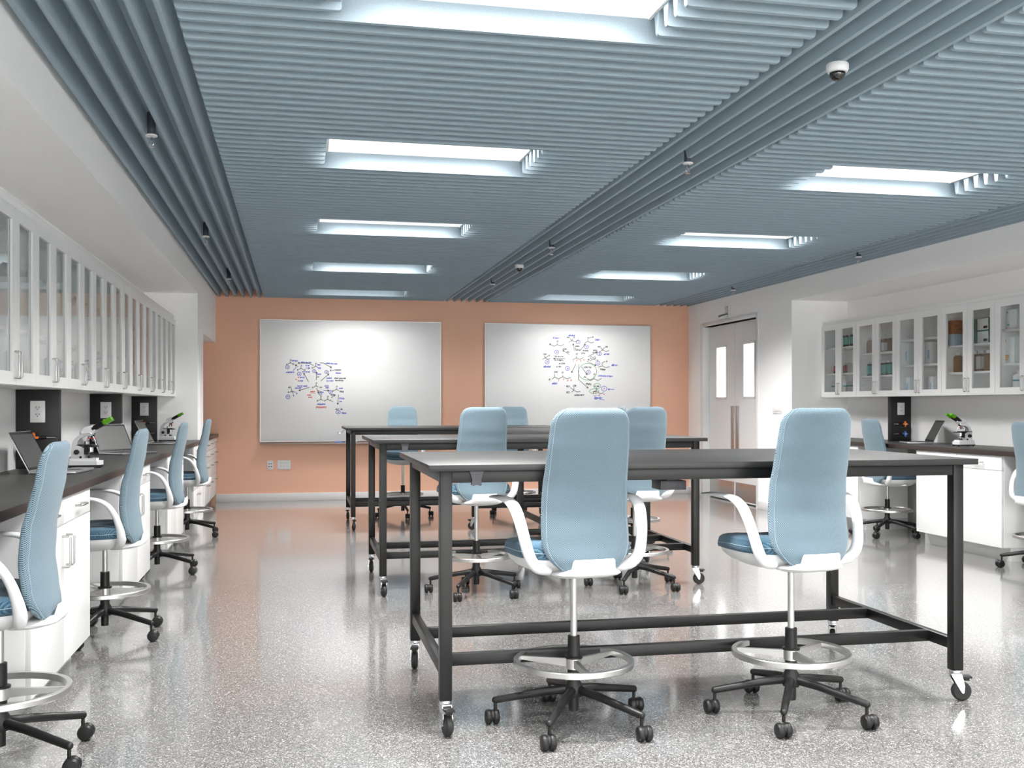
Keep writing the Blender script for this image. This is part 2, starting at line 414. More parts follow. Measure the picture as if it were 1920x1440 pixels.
for i, y in enumerate(LY):
    for f in (0, 1):
        r = i - 3
        if r >= 0:
            lab = {0: 'nearest, cut by the top of the picture', 4: 'farthest, beside the terracotta wall'}.get(r, '%s from the front' % names[r])
            lab = 'recessed white ceiling light in the %s field, %s' % (side[f], lab)
        else:
            lab = 'recessed white ceiling light in the %s field, %s row behind the viewpoint' % (side[f], ('third', 'second', 'first')[i])
        if not usedL: o = L0; usedL = True
        else: o = copy_tree(L0)
        o.location = (LX[f][0], y, ZC); o['label'] = lab; o['group'] = 'recessed ceiling lights'
        if r == 4:      # the last pair, close to the far wall, burns dimmer
            for q in o.children:
                if q.type == 'LIGHT': q.data = q.data.copy(); q.data.energy = LAMP_W * .17

# ------------------------------------------------------------------ sprinklers and dome cameras
def make_sprinkler():
    t = thing('sprinkler', '', 'sprinkler')
    B(mat('dark_blue_grey_sleeve', srgb(52, 62, 70), .6)).cyl((0, 0, .0), (0, 0, .14), .019).build('sleeve', t)
    B(M['white_plastic']).lathe([(.026, 0), (.028, .004), (.02, .01), (.0, .011)], (0, 0, -.008)).build('escutcheon', t)
    b = B(M['chrome']); b.cyl((0, 0, -.03), (0, 0, -.005), .006); b.tube([(-.008, 0, -.03), (-.009, 0, -.045), (0, 0, -.055), (.009, 0, -.045), (.008, 0, -.03)], .002, 8)
    b.cyl((0, 0, -.058), (0, 0, -.056), .014)
    b.build('spray_head', t); return t
sp = make_sprinkler(); first = True
for x, y, lab in ((-.662, 5.0, 'left ceiling band, the nearest one'), (-.662, 7.9, 'left ceiling band, the middle one'), (-.662, 10.5, 'left ceiling band, the one near the terracotta wall'),
                  (1.979, 5.0, 'centre ceiling band, the nearest one'), (1.979, 7.9, 'centre ceiling band, in front of the small dome camera'), (1.979, 10.4, 'centre ceiling band, beyond the small dome camera'),
                  (4.64, 7.86, 'right ceiling band, the nearer one'), (4.64, 10.4, 'right ceiling band, the one near the double doors')):
    o = sp if first else copy_tree(sp); first = False
    o.location = (x, y, 2.385); o['label'] = 'fire sprinkler head hanging in the ' + lab; o['group'] = 'fire sprinklers'
def make_dome():
    t = thing('dome_camera', '', 'security camera')
    B(M['white_plastic']).cyl((0, 0, .03), (0, 0, .1), .006).build('mounting_rod', t)
    B(M['white_plastic']).lathe([(0, .03), (.038, .03), (.041, .026), (.041, .008), (.036, -.002), (.03, -.004), (0, -.004)]).build('housing', t)
    B(M['lens']).lathe([(.029, 0), (.029, -.008), (.027, -.018), (.021, -.027), (.012, -.033), (0, -.035)]).build('dome', t); return t
dm = make_dome(); dm.location = (1.979, 3.5, 2.375); dm['label'] = 'black and white dome camera hanging in the centre band, the near large one'
o = copy_tree(dm); o.location = (1.979, 9.1, 2.38); o['label'] = 'black and white dome camera hanging in the centre band, the far small one'
for q in (dm, o): q['group'] = 'dome cameras'

# ------------------------------------------------------------------ wall cabinets with glass doors
DW = .333; CZ0, CZ1 = 1.21, 1.94
def make_wall_cabinet(shelves):
    """local: front faces +x at x=0, width along y 0..2*DW"""
    t = thing('wall_cabinet', '', 'cabinet'); W = 2 * DW; h = CZ1 - CZ0; D = .27
    b = B(M['white_in'])
    b.box(-D, -.02, .001, .018, 0, h); b.box(-D, -.02, W - .018, W - .001, 0, h)
    b.box(-D, -.02, .018, W - .018, 0, .018); b.box(-D, -.02, .018, W - .018, h - .018, h); b.box(-D, -D + .012, .018, W - .018, .018, h - .018)
    b.build('body', t)
    for z in shelves: B(M['white_lac']).box(-D + .012, -.035, .018, W - .018, z - CZ0 - .018, z - CZ0, bev=.001).build('shelf', t)
    for s in (0, 1):
        y0, y1 = s * DW + .0015, (s + 1) * DW - .0015; st = .055
        b = B(M['white_lac'])
        b.box(-.02, 0, y0, y0 + st, .002, h); b.box(-.02, 0, y1 - st, y1, .002, h)
        b.box(-.02, 0, y0 + st, y1 - st, .002, st); b.box(-.02, 0, y0 + st, y1 - st, h - st, h)
        d = b.build('door', t)
        B(M['glass']).box(-.012, -.008, y0 + st, y1 - st, st, h - st).build('pane', d)
        hy = (DW - .022) if s == 0 else (DW + .022)
        b = B(M['steel']); b.tube([(0, hy, .03), (.014, hy, .03), (.018, hy, .034), (.018, hy, .134), (.014, hy, .138), (0, hy, .138)], .0042, 10, flat=[(.0042, .0042)] * 6)
        b.build('handle', d)
    return t
XUL, XUR = -1.131, 5.26
cabL = make_wall_cabinet((1.711, 1.452)); first = True
ordw = ['nearest', 'second', 'third', 'fourth', 'fifth', 'sixth', 'seventh', 'eighth', 'ninth', 'tenth and farthest, against the end wall']
for i in range(10):
    o = cabL if first else copy_tree(cabL); first = False
    y = YAL - .0 - 2 * DW * (10 - i)
    o.location = (XUL, y, CZ0); o['group'] = 'glass-fronted wall cabinets on the left'
    o['label'] = 'white glass-door wall cabinet on the left wall, ' + (ordw[i] + (' one, partly outside the picture' if i == 0 else (' from the front' if i < 9 else '')))
shR = [(1.711, 1.452), (1.624, 1.411), (1.714, 1.487), (1.623, 1.401), (1.709, 1.45), (1.709, 1.45)]
labR = ['leftmost in the photo, with white bottles', 'with amber jars above dark bottles', 'holding pale white cartons',
        'with patterned cartons above amber jars', 'cut by the right picture edge', 'wholly outside the right picture edge']
for i, sh in enumerate(shR):
    o = make_wall_cabinet(sh); o.location = (XUR, YAR - 2 * DW * i, CZ0); o.rotation_euler = (0, 0, PI)
    o['label'] = 'white glass-door wall cabinet on the right, ' + labR[i]; o['group'] = 'glass-fronted wall cabinets on the right'
b = B(M['white_lac']); b.box(XUL - .27, XUL - .012, YAL - 2 * DW * 10, YAL - .03, CZ1, CZ1 + .042, bev=.001)
tag(b.build('cabinet_crown'), 'white filler strip on top of the left row of wall cabinets', 'cabinet trim')
b = B(M['white_lac']); b.box(XUR + .012, XUR + .27, YAR - 2 * DW * 6, YAR - .01, CZ1, CZ1 + .037, bev=.001)
tag(b.build('cabinet_crown'), 'white filler strip on top of the right row of wall cabinets', 'cabinet trim')

# ------------------------------------------------------------------ base cabinets and worktops
WT = .80
def bar_handle(d, p0, p1, n, r=.0045):
    """bar pull between p0 and p1, standing off along n"""
    p0, p1, n = V(p0), V(p1), V(n); a = (p1 - p0).normalized() * .006
    b = B(M['steel']); b.tube([p0, p0 + n * .85, p0 + n + a, p1 + n - a, p1 + n * .85, p1], r, 10); b.build('handle', d)
def make_base(W, kind, zt=WT):
    """local: front faces +x at x=0, y 0..W, floor at z 0"""
    t = thing('base_cabinet', '', 'cabinet'); D = .5; zb = zt - .037
    b = B(M['white_in']); b.box(-D, -.02, 0, W, .1, zb); b.build('body', t)
    B(M['toe']).box(-D, -.08, .0, W, 0, .1).build('toe_kick', t)
    g = .0026
    if kind == 'doors':
        for s in (0, 1):
            y0, y1 = s * W / 2 + g, (s + 1) * W / 2 - g; m = (y0 + y1) / 2
            d = B(M['white_lac']).box(-.02, 0, y0, y1, .657, zb - .002, bev=.0008).build('drawer', t); bar_handle(d, (0, m - .055, .71), (0, m + .055, .71), (.03, 0, 0))
            d = B(M['white_lac']).box(-.02, 0, y0, y1, .1, .653, bev=.0008).build('door', t)
            hy = W / 2 + (-.035 if s == 0 else .035); bar_handle(d, (0, hy, .49), (0, hy, .61), (.03, 0, 0))
    else:
        zs = kind; 
        for a, c in zip(zs, zs[1:]):
            d = B(M['white_lac']).box(-.02, 0, g, W - g, a + g, c - g, bev=.0008).build('drawer', t)
            hz = c - .05; bar_handle(d, (0, W / 2 - .055, hz), (0, W / 2 + .055, hz), (.03, 0, 0))
    return t
bc = make_base(1.04, 'doors')
for i, (y, lab) in enumerate(((1.9, 'nearest one, mostly outside the picture'), (3.825, 'beside the nearest chair'), (5.735, 'between the second and third chairs'), (7.665, 'between the third and fourth chairs'))):
    o = bc if i == 0 else copy_tree(bc)
    o.location = (-.905, y, 0); o['label'] = 'white base cabinet under the left worktop, ' + lab; o['group'] = 'base cabinets under the left worktop'
o = make_base(.63, (.1, .36, .655, .763)); o.location = (-.905, 9.55, 0); o['label'] = 'narrow white drawer cabinet at the far end of the left worktop'; 
for i, (y, lab) in enumerate(((6.49, 'between the two right-hand chairs'), (8.42, 'next to the alcove end wall'), (4.56, 'outside the picture on the near side'))):
    o = copy_tree(bc); o.location = (4.965, y + 1.04, 0); o.rotation_euler = (0, 0, PI)
    o['label'] = 'white base cabinet under the right worktop, ' + lab; o['group'] = 'base cabinets under the right worktop'
dc = make_base(.545, (.1, .345, .531, .648, .763))
for i in range(3):
    o = dc if i == 0 else copy_tree(dc)
    o.location = (-.918, 10.793 + .545 * i, 0); o['group'] = 'drawer cabinets in the far left recess'
    o['label'] = 'white four-drawer cabinet in the far left recess, ' + ('first, beside the pier', 'middle of the three', 'last, against the terracotta wall')[i]
def worktop(x0, x1, y0, y1, edge_side, label):
    b = B(M['counter'], M['counter_edge']); b.box(x0, x1, y0, y1, WT - .035, WT, bev=.0015)
    for f in b.bm.faces:
        f.normal_update()
        if abs(f.normal.x) > .9 : f.material_index = 1
    return tag(b.build('worktop'), label, 'worktop')
worktop(AL, -.893, 1.5, YAL - .01, 1, 'long charcoal worktop with brown edge along the left wall')
worktop(AL, -.9, 10.795, YF - .004, 1, 'short charcoal worktop on the drawer cabinets in the far left recess')
worktop(4.95, AR, 3.9, YAR - .004, -1, 'long charcoal worktop with brown edge along the right wall')

# ------------------------------------------------------------------ service columns with outlet and taps
def outlet_part(t, x, y, z, two=True):
    p = B(M['white_plastic'], M['slot']).box(x - .036, x + .036, y - .006, y, z - .056, z + .056, bev=.002)
    p.box(x - .019, x + .019, y - .0075, y - .005, z - .036, z + .036, bev=.0005)
    for dz in (.018, -.018):
        for dx in (-.0075, .0075): p.box(x + dx - .0015, x + dx + .0015, y - .0082, y - .007, z + dz, z + dz + .009, mi=1)
        p.cyl((x, y - .0082, z + dz - .006), (x, y - .007, z + dz - .006), .0028, seg=10, mi=1)
    return p.build('outlet_plate', t)
def tap(t, y, z, s, mtl, x0=0, closed=False):
    """gas tap: black valve body on the panel, coloured cross handle, silver nozzle pointing sideways (s)"""
    a = 'gas_tap'
    b = B(M['ring_dark'], M['chrome'])
    b.cyl((x0, y, z), (x0, y - .03, z), .013); b.cyl((x0 - s * .012, y - .03, z), (x0 + s * .042, y - .03, z), .009)
    b.tube([(x0 + s * .042, y - .03, z), (x0 + s * .05, y - .03, z), (x0 + s * .085, y - .03, z)], [.006, .0055, .0035], 12, mi=1)
    v = b.build('gas_tap', t)
    if mtl:
        h = B(mtl, M['chrome']); r = []
        for k in range(32):
            a = 2 * PI * k / 32; rr = .017 + .009 * math.cos(4 * a); r.append((x0 - s * .018 + rr * math.cos(a), z + rr * math.sin(a)))
        h.prism(r, y - .052, y - .036, 'xz'); h.cyl((x0 - s * .018, y - .056, z), (x0 - s * .018, y - .05, z), .006, mi=1)
        h.cyl((x0 - s * .018, y - .04, z), (x0 - s * .018, y - .03, z), .008, mi=0); h.build('tap_handle', v)
for i, (y, ndx) in enumerate(((5.69, 1), (7.62, 0), (9.47, 2))):
    t = thing('service_column', 'black service panel with white outlet standing on the left worktop, ' + ('the nearest one with an orange tap', 'the middle one behind the open laptop', 'the farthest one beside the microscope')[i], 'service panel', (AL, y, WT), 0, 'black service panels on the left worktop')
    B(M['panel'], M['counter_edge']).box(0, .21, 0, .05, 0, CZ0 - WT - .001, bev=.001).build('body', t)
    outlet_part(t, .107, 0, .295)
    tap(t, 0, .162 if i == 0 else .175, 1, M['orange_p'] if i != 1 else M['orange_p'], .115)
    if i == 2: tap(t, 0, .085, 1, M['blue_p'], .115)
t = thing('service_column', 'black service panel with outlet, orange tap and blue tap on the right worktop', 'service panel', (5.345, 8.5, WT))
B(M['panel'], M['counter_edge']).box(0, .205, 0, .05, 0, CZ0 - WT - .001, bev=.001).build('body', t)
outlet_part(t, .1, 0, .298); tap(t, 0, .158, -1, M['orange_p'], .1); tap(t, 0, .068, -1, M['blue_p'], .1)

# ------------------------------------------------------------------ laptops
def make_laptop():
    """local: keyboard side towards +x, width along y; origin at the base centre"""
    t = thing('laptop', '', 'laptop'); W, D = .31, .215
    b = B(M['silver'], M['keys']); b.box(-D / 2, D / 2, -W / 2, W / 2, .002, .014, bev=.003); 
    bs = b.build('base', t)
    k = B(M['keys'])
    for r in range(5):
        for c in range(13): k.box(-.085 + r * .019, -.085 + r * .019 + .016, -.128 + c * .0198, -.128 + c * .0198 + .0168, .0138, .0155)
    k.build('keyboard', bs)
    B(M['outlet_grey']).box(.03, .09, -.045, .045, .0138, .0145).build('trackpad', bs)
    m = Matrix.Translation((-D / 2 + .004, 0, .014)) @ Matrix.Rotation(math.radians(-27), 4, 'Y')
    b = B(M['silver']); b.box(-.005, 0, -W / 2, W / 2, 0, .21, bev=.002); b.bm.transform(m); ld = b.build('lid', t)
    b = B(M['bezel']); b.box(-.0005, .0012, -W / 2 + .004, W / 2 - .004, .004, .206); b.bm.transform(m); b.build('bezel', ld)
    b = B(M['screen']); b.box(.0008, .0017, -W / 2 + .014, W / 2 - .014, .018, .192); b.bm.transform(m); b.build('screen', ld)
    return t
lp = make_laptop()
for i, (x, y, a, lab) in enumerate(((-1.125, 5.36, -5, 'open silver laptop on the left worktop, the nearest one before the first service panel'),
                                    (-1.114, 7.295, -37, 'open silver laptop turned to the viewer in front of the middle service panel'),
                                    (-1.115, 9.14, -4, 'small far open laptop before the farthest left service panel'),
                                    (5.26, 7.98, 159, 'open silver laptop on the right worktop between service panel and microscope'))):
    o = lp if i == 0 else copy_tree(lp)
    o.location = (x, y, WT); o.rotation_euler = (0, 0, math.radians(a)); o['label'] = lab; o['group'] = 'laptops on the worktops'

# ------------------------------------------------------------------ microscopes
def make_scope():
    """local: eyepieces lean to +x"""
    t = thing('microscope', '', 'microscope'); q = lambda x, y: ((x - 580) / 3770, (1225 - y) / 3770)
    b = B(M['plastic'])
    b.prism([(-.082, -.045), (.06, -.045), (.082, -.02), (.082, .02), (.06, .045), (-.082, .045)], .006, .015, 'xy')
    for x in (-.07, .06):
        for y in (-.034, .034): b.cyl((x, y, 0), (x, y, .007), .006, seg=12)
    b.build('foot', t, label='black underside with rubber feet')
    b = B(M['arm_white']); b.prism([(-.08, -.043), (.058, -.043), (.08, -.02), (.08, .02), (.058, .043), (-.08, .043)], .015, .038, 'xy', bev=.004)
    b.prism([(-.078, -.036), (.054, -.036), (.054, .036), (-.078, .036)], .036, .05, 'xy', bev=.002); b.build('base', t)
    outer = [(300, 1040), (298, 900), (318, 760), (360, 665), (430, 595), (520, 555), (700, 545)]
    inner = [(700, 592), (565, 602), (480, 640), (430, 700), (415, 775), (470, 800), (540, 835), (540, 1040)]
    b = B(M['arm_white']); b.prism([q(*p) for p in outer + inner], -.02, .02, 'xz', bev=.004); b.build('arm', t)
    b = B(M['plastic'])
    for s in (-1, 1):
        x, z = q(412, 912); B(M['plastic']).cyl((x, s * .018, z), (x, s * .036, z), .013).build('focus_knob', t); x, z = q(485, 1015); B(M['plastic']).cyl((x, s * .018, z), (x, s * .028, z), .006).build('light_dial', t)
    b = B(M['plastic']); x0, z0 = q(385, 815); x1, z1 = q(790, 790)
    b.box(x0 + .045, x1, -.045, .045, z0, z0 + .007, bev=.001); b.box(x0, x1 - .02, -.02, .05, z0 + .007, z0 + .012, bev=.001)
    b.cyl((x0 + .04, .02, z0), (x0 + .04, .02, z0 + .03), .003); b.box(x0 + .03, x0 + .06, -.012, .012, z0 - .04, z0)
    b.build('stage', t)
    b = B(M['chrome']); x, z = q(660, 870); b.cyl((x, 0, z - .012), (x, 0, z + .012), .014); b.build('condenser', t)
    b = B(M['outlet_grey']); x, z = q(650, 1010); b.cyl((x, 0, .05), (x, 0, z + .006), .014); b.build('illuminator', t)
    b = B(M['chrome'], M['plastic'], M['red_l'])
    x, z = q(665, 590); b.cyl((x, 0, z + .008), (x, 0, z - .004), .018, mi=1); b.cyl((x, 0, z + .015), (x, 0, z + .006), .02)
    for k, (dx, dy) in enumerate(((.012, 0), (-.009, .01), (-.009, -.01), (.002, .014))):
        d = V((dx * 1.1, dy * 1.1, -.028)); p = V((x + dx * .7, dy * .7, z - .002)); b.cyl(p, p + d, .0055, .0045, 12); b.cyl(p + d * .35, p + d * .5, .0059, seg=12, mi=2)
    b.build('nosepiece', t)
    b = B(M['arm_white']); hd = [(505, 530), (515, 470), (560, 420), (700, 385), (770, 490), (730, 540)]
    b.prism([q(*p) for p in hd], -.028, .028, 'xz', bev=.006); b.build('head', t)
    for s in (-1, 1):
        p0 = V((q(730, 440)[0], s * .018, q(730, 440)[1])); p1 = V((q(905, 340)[0], s * .024, q(905, 340)[1])); d = (p1 - p0).normalized()
        e = B(M['plastic']); e.tube([p0 - d * .01, p1], .013, 18); e = e.build('eyepiece_tube', t)
        g = B(M['green']); g.tube([p1, p1 + d * .008, p1 + d * .008, p1 + d * .014], [.0125, .0125, .0165, .0165], 18); g.tube([p1 + d * .012, p1 + d * .048], [.0115, .012], 18); g.build('eyepiece', e)
    return t
ms = make_scope()
for i, (x, y, a, lab) in enumerate(((-1.085, 5.74, 0, 'white microscope with green eyepieces on the left worktop, the near one'),
                                    (-1.15, 9.8, 0, 'white microscope with green eyepieces on the left worktop, the far one by the end wall'),
                                    (5.25, 7.33, 180, 'white microscope with green eyepieces on the right worktop'))):
    o = ms if i == 0 else copy_tree(ms); o.location = (x, y, WT); o.rotation_euler = (0, 0, math.radians(a)); o['label'] = lab; o['group'] = 'microscopes'

# ------------------------------------------------------------------ bench tables
TH = .925
def make_caster(t, x, y, a):
    """braked table caster; a = direction the wheel trails"""
    c = B(M['chrome']); m = Matrix.Translation((x, y, 0)) @ Matrix.Rotation(a, 4, 'Z')
    c.lathe([(0, .118), (.02, .118), (.022, .112), (.02, .104), (.0, .104)]); c.box(-.02, .02, -.018, .018, .098, .105, bev=.001)
    for s in (-1, 1): c.prism([(-.02, .1), (.02, .1), (.03, .06), (.028, .034), (.018, .034)], s * .0165 - .0012, s * .0165 + .0012, 'xz')
    c.cyl((.022, -.021, .037), (.022, .021, .037), .005, seg=12)
    c.bm.transform(m); cc = c.build('caster', t)
    wl = B(M['rubber'], M['chrome']); wl.lathe([(.0, -.013), (.03, -.013), (.036, -.008), (.037, 0), (.036, .008), (.03, .013), (0, .013)], (.022, 0, .037), 28, axis='y')
    wl.bm.transform(m); wl.build('wheel', cc)
    p = B(M['plastic']); p.box(.012, .058, -.017, .017, .088, .096, bev=.002); p.box(.03, .05, -.01, .01, .078, .09, bev=.001); p.bm.transform(m); p.build('brake_pedal', cc)
def make_table(caster_angles):
    """local: length along x 0..L, depth y 0..D"""
    t = thing('lab_table', '', 'table'); L, D = 2.09, 1.02
    B(M['tabletop']).box(0, L, 0, D, TH - .022, TH, bev=.0015).build('tabletop', t)
    i = .042; lw = .042; xs = (i, L - i - lw); ys = (.03, D - .03 - lw)
    n = 0
    for x in xs:
        for y in ys:
            B(M['black']).box(x, x + lw, y, y + lw, .118, TH - .022, bev=.002).build('leg', t)
            make_caster(t, x + lw / 2, y + lw / 2, math.radians(caster_angles[n])); n += 1
    b = B(M['black']); z0, z1 = TH - .063, TH - .0225
    for y in ys: b.box(xs[0] + lw, xs[1] - .004, y + .001, y + .03, z0, z1, bev=.001)
    for x in xs: b.box(x + .004, x + .03, ys[0] + lw, ys[1], z0, z1, bev=.001)
    b.build('apron', t)
    sz0, sz1 = .195, .237
    for x in xs: B(M['black']).box(x + .006, x + .036, ys[0] + lw, ys[1], sz0, sz1, bev=.001).build('side_stretcher', t)
    for y in (.195, .64): B(M['black']).box(xs[0] + .036, xs[1] + .006, y, y + .03, sz0, sz1, bev=.001).build('long_stretcher', t)
    return t
tb = make_table((-80, -100, -15, 60)); tb.location = (.434, 3.43, 0)
tb['label'] = 'black lab table on casters nearest the viewer, two chairs in front'
def add_hook(t, x, y=.02):
    b = B(M['outlet_grey']); b.prism([(x - .024, TH - .023), (x + .024, TH - .023), (x + .016, TH - .052), (x + .018, TH - .07), (x + .012, TH - .073), (x, TH - .069), (x - .012, TH - .073), (x - .018, TH - .07), (x - .015, TH - .052)], y - .012, y + .006, 'xz', bev=.001)
    b.build('cable_hook', t)
T2 = dup(tb, (.434, 6.04, 0), 0, 'black lab table on casters, second from the viewer, standing crosswise')
T3 = dup(tb, (.434, 9.32, 0), 0, 'black lab table on casters farthest back, nearest the whiteboards')
T4 = dup(tb, (2.54, 7.13, 0), PI / 2, 'black lab table on casters turned lengthwise, joining the second table and the farthest one')
add_hook(tb, .165); add_hook(T2, .19)
for q in (tb, T2, T3, T4): q['group'] = 'lab tables on casters'
b = B(M['steel']); b.tube([(0, .5, TH - .03), (-.012, .5, TH - .04), (-.03, .5, TH - .062), (-.05, .5, TH - .06), (-.058, .5, TH - .045)], .004, 10); b.build('bag_hook', T3)
p = B(M['outlet_grey'], M['ring_dark'])
X, Y, Z = .885, .17, TH - .112
p.box(X, X + .1, Y, Y + .1, Z, Z + .034, bev=.001); p.box(X + .03, X + .07, Y + .02, Y + .08, Z + .034, TH - .022)
def sl(x, z, w_, h_): p.box(X + x - w_ / 2, X + x + w_ / 2, Y - .0006, Y + .001, Z + z - h_ / 2, Z + z + h_ / 2, mi=1)
for a in ((.013, .023, .009, .003), (.013, .011, .009, .003), (.025, .017, .005, .005), (.051, .025, .005, .004), (.046, .012, .003, .008), (.057, .012, .003, .008), (.074, .022, .011, .006), (.074, .014, .008, .003)): sl(*a)
p.build('power_module', tb, label='dark grey power box with sockets hanging under the tabletop')

# ------------------------------------------------------------------ drafting chairs (local: seat faces +y)
def interp(tab, z):
    for (a, va), (c, vc) in zip(tab, tab[1:]):
        if z <= c:
            u = (z - a) / (c - a); u = max(0, min(1, u)); u = u * u * (3 - 2 * u) * .5 + u * .5
            return va + (vc - va) * u
    return tab[-1][1]
BZ0, BZ1 = .558, 1.118
CL = [(.56, -.158), (.6, -.152), (.67, -.138), (.75, -.128), (.85, -.134), (.93, -.152), (1.0, -.168), (1.12, -.186)]
TK = [(.56, .03), (.6, .046), (.68, .056), (.8, .056), (.92, .048), (1.02, .042), (1.12, .036)]
WD = [(.56, .305), (.68, .322), (.8, .316), (.95, .302), (1.12, .282)]
def back_sec(z, n=40, grow=0., front=None):
    hw = interp(WD, z) / 2; rt, rb = .06, .1
    if BZ1 - z < rt: d = rt - (BZ1 - z); hw = hw - rt + math.sqrt(max(rt * rt - d * d, 0))
    if z - BZ0 < rb: d = rb - (z - BZ0); hw = hw - rb + math.sqrt(max(rb * rb - d * d, 0))
    t = interp(TK, z) / 2
    e = min(BZ1 - z, z - BZ0); er = .024
    if e < er: t *= math.sqrt(max(1 - ((er - e) / er) ** 2, .0))
    t = max(t, .0012); hw = max(hw, .004)
    hw += grow; t += grow; cy = interp(CL, z); out = []
    for k in range(n):
        a = 2 * PI * k / n; ca, sa = math.cos(a), math.sin(a)
        x = hw * math.copysign(abs(ca) ** .72, ca); y = t * math.copysign(abs(sa) ** .8, sa)
        out.append((x, cy + y + 1.15 * x * x, z))
    return out
def seat_out(s, n=48, w_=.215, d0=-.128, d1=.262, ex=.68):
    cy, hd = (d0 + d1) / 2, (d1 - d0) / 2; out = []
    for k in range(n):
        a = 2 * PI * k / n; ca, sa = math.cos(a), math.sin(a)
        out.append((s * w_ * math.copysign(abs(ca) ** ex, ca), cy + s * hd * math.copysign(abs(sa) ** ex, sa)))
    return out
def make_chair():
    t = thing('drafting_chair', '', 'chair')
    # base star
    hub = B(M['plastic']); hub.lathe([(0, .054), (.018, .054), (.018, .1), (.03, .104), (.034, .12), (.03, .146), (.0215, .16), (.0215, .315), (.0, .317)]); hub.build('base_hub', t)
    for k in range(5):
        a = math.radians(94 + 72 * k); dx, dy = math.cos(a), math.sin(a)
        l = B(M['plastic']); l.tube([(dx * .015, dy * .015, .128), (dx * .1, dy * .1, .118), (dx * .277, dy * .277, .085)], [.016, .0145, .0125], 16, round_ends=True); l = l.build('base_leg', t)
        c = B(M['plastic']); x, y = dx * .288, dy * .288
        c.cyl((dx * .277, dy * .277, .085), (dx * .277, dy * .277, .05), .006, seg=12)
        for s in (-1, 1):
            c.lathe([(0, s * .004), (.023, s * .004), (.026, s * .008), (.026, s * .018), (.022, s * .024), (0, s * .026)], (x, y, .0262), 24, axis='x')
        c.cyl((x - .004, y, .03), (x + .004, y, .03), .02)
        c.build('caster', l)
    # foot ring
    r = B(M['alu']); n = 72; rings = []
    for k in range(n + 1):
        a = 2 * PI * k / n; c_, s_ = math.cos(a), math.sin(a)
        rings.append([(c_ * q[0], s_ * q[0], q[1]) for q in ((.193, .214), (.2105, .214), (.2125, .2165), (.2125, .232), (.2105, .2345), (.195, .2345), (.193, .232))])
    r.ring_loft(rings, cap0=False, cap1=False); bmesh.ops.remove_doubles(r.bm, verts=r.bm.verts, dist=1e-5)
    r.lathe([(.0217, .2), (.027, .2), (.027, .236), (.0217, .236)])
    for ad in (30, 150, 270):
        a = math.radians(ad); m = Matrix.Rotation(a, 4, 'Z'); q = B(); q.prism([(.022, .205), (.2, .218), (.2, .23), (.022, .234)], -.007, .007, 'xz', bev=.001); q.bm.transform(m)
        me = bpy.data.meshes.new('tmp'); q.bm.to_mesh(me); q.bm.free(); r.bm.from_mesh(me); bpy.data.meshes.remove(me)
    r.build('foot_ring', t)
    B(M['plastic']).lathe([(.022, .236), (.032, .237), (.032, .243), (.0215, .245)]).build('ring_collar', t)
    up = []
    up.append(B(M['cyl']).cyl((0, 0, .18), (0, 0, .55), .012, seg=24).build('gas_lift', t))
    # seat shell
    s = B(M['white_plastic']); rings = []
    for sc, z, sh in ((.12, .526, 0), (.35, .530, 0), (.6, .541, -.005), (.82, .561, -.008), (.93, .582, -.004), (.965, .6, 0), (.9, .602, 0)):
        rings.append([(x, y + sh, z + (.012 if False else 0) + .02 * max(0, (-y - .1) / .1) * 0) for x, y in seat_out(sc)])
    s.ring_loft(rings)
    # rear spine holding the backrest, with the clip that wraps up behind it
    cr = []
    for z, w_, y0, th in ((.534, .07, -.07, .08), (.541, .1, -.095, .11), (.549, .118, -.115, .13), (.556, .12, -.13, .125), (.563, .108, -.148, .095), (.57, .09, -.17, .055), (.578, .08, -.187, .022), (.604, .076, -.192, .01), (.61, .071, -.191, .006)):
        ring = []
        for k in range(24):
            a = 2 * PI * k / 24; ca, sa = math.cos(a), math.sin(a)
            x = w_ * math.copysign(abs(ca) ** .55, ca); ring.append((x, y0 + th * .5 * math.copysign(abs(sa) ** .7, sa) + 1.0 * x * x, z))
        cr.append(ring)
    s.ring_loft(cr); sh = s.build('seat_shell', t); up.append(sh)
    # lever under the seat
    lv = B(M['white_plastic']); lv.tube([(.1, .02, .545), (.19, .02, .552), (.235, .02, .556)], [.006, .006, .009], 10, flat=[(.004, .008), (.004, .008), (.005, .016)], up=(0, 0, 1), round_ends=True); up.append(lv.build('adjustment_lever', t))
    # cushion
    c = B(M['fabric_seat']); rings = []
    for sc, z in ((.3, .596), (.88, .596), (.955, .6), (.99, .608), (1.0, .618), (.995, .628), (.975, .637), (.93, .645), (.85, .65), (.7, .6525), (.5, .652), (.3, .65), (.12, .6495)):
        rings.append([(x, y, z - (.018 * max(0, (y - .05) / .18) ** 2 if z > .6 else 0) + (.008 * (x / .2) ** 2 if z > .63 else 0)) for x, y in seat_out(sc)])
    c.ring_loft(rings); cu = c.build('seat_cushion', t); up.append(cu)
    st = B(M['thread']); pts = [(x, y, .6235 - .018 * max(0, (y - .05) / .18) ** 2) for x, y in seat_out(1.0)]; st.tube(pts + pts[:2], .0012, 6); st.build('seam', cu)
    # backrest
    k = B(M['fabric_back']); zs = []
    N = 46
    for i in range(N + 1):
        u = i / N; zs.append(BZ0 + (BZ1 - BZ0) * (0.5 - 0.5 * math.cos(PI * u)))
    k.ring_loft([back_sec(z) for z in zs]); bk = k.build('backrest', t); up.append(bk)
    st = B(M['thread']); P1, P2 = [], []
    for z in zs[3:-3]:
        r_ = back_sec(z, 40, .0006); P1.append(r_[37]); P2.append(r_[23])
    top = [back_sec(zs[-3], 40, .0008)[q] for q in (36, 35, 34)]
    st.tube(P1, .0007, 6); st.tube(P2, .0007, 6)
    st.build('seam', bk)
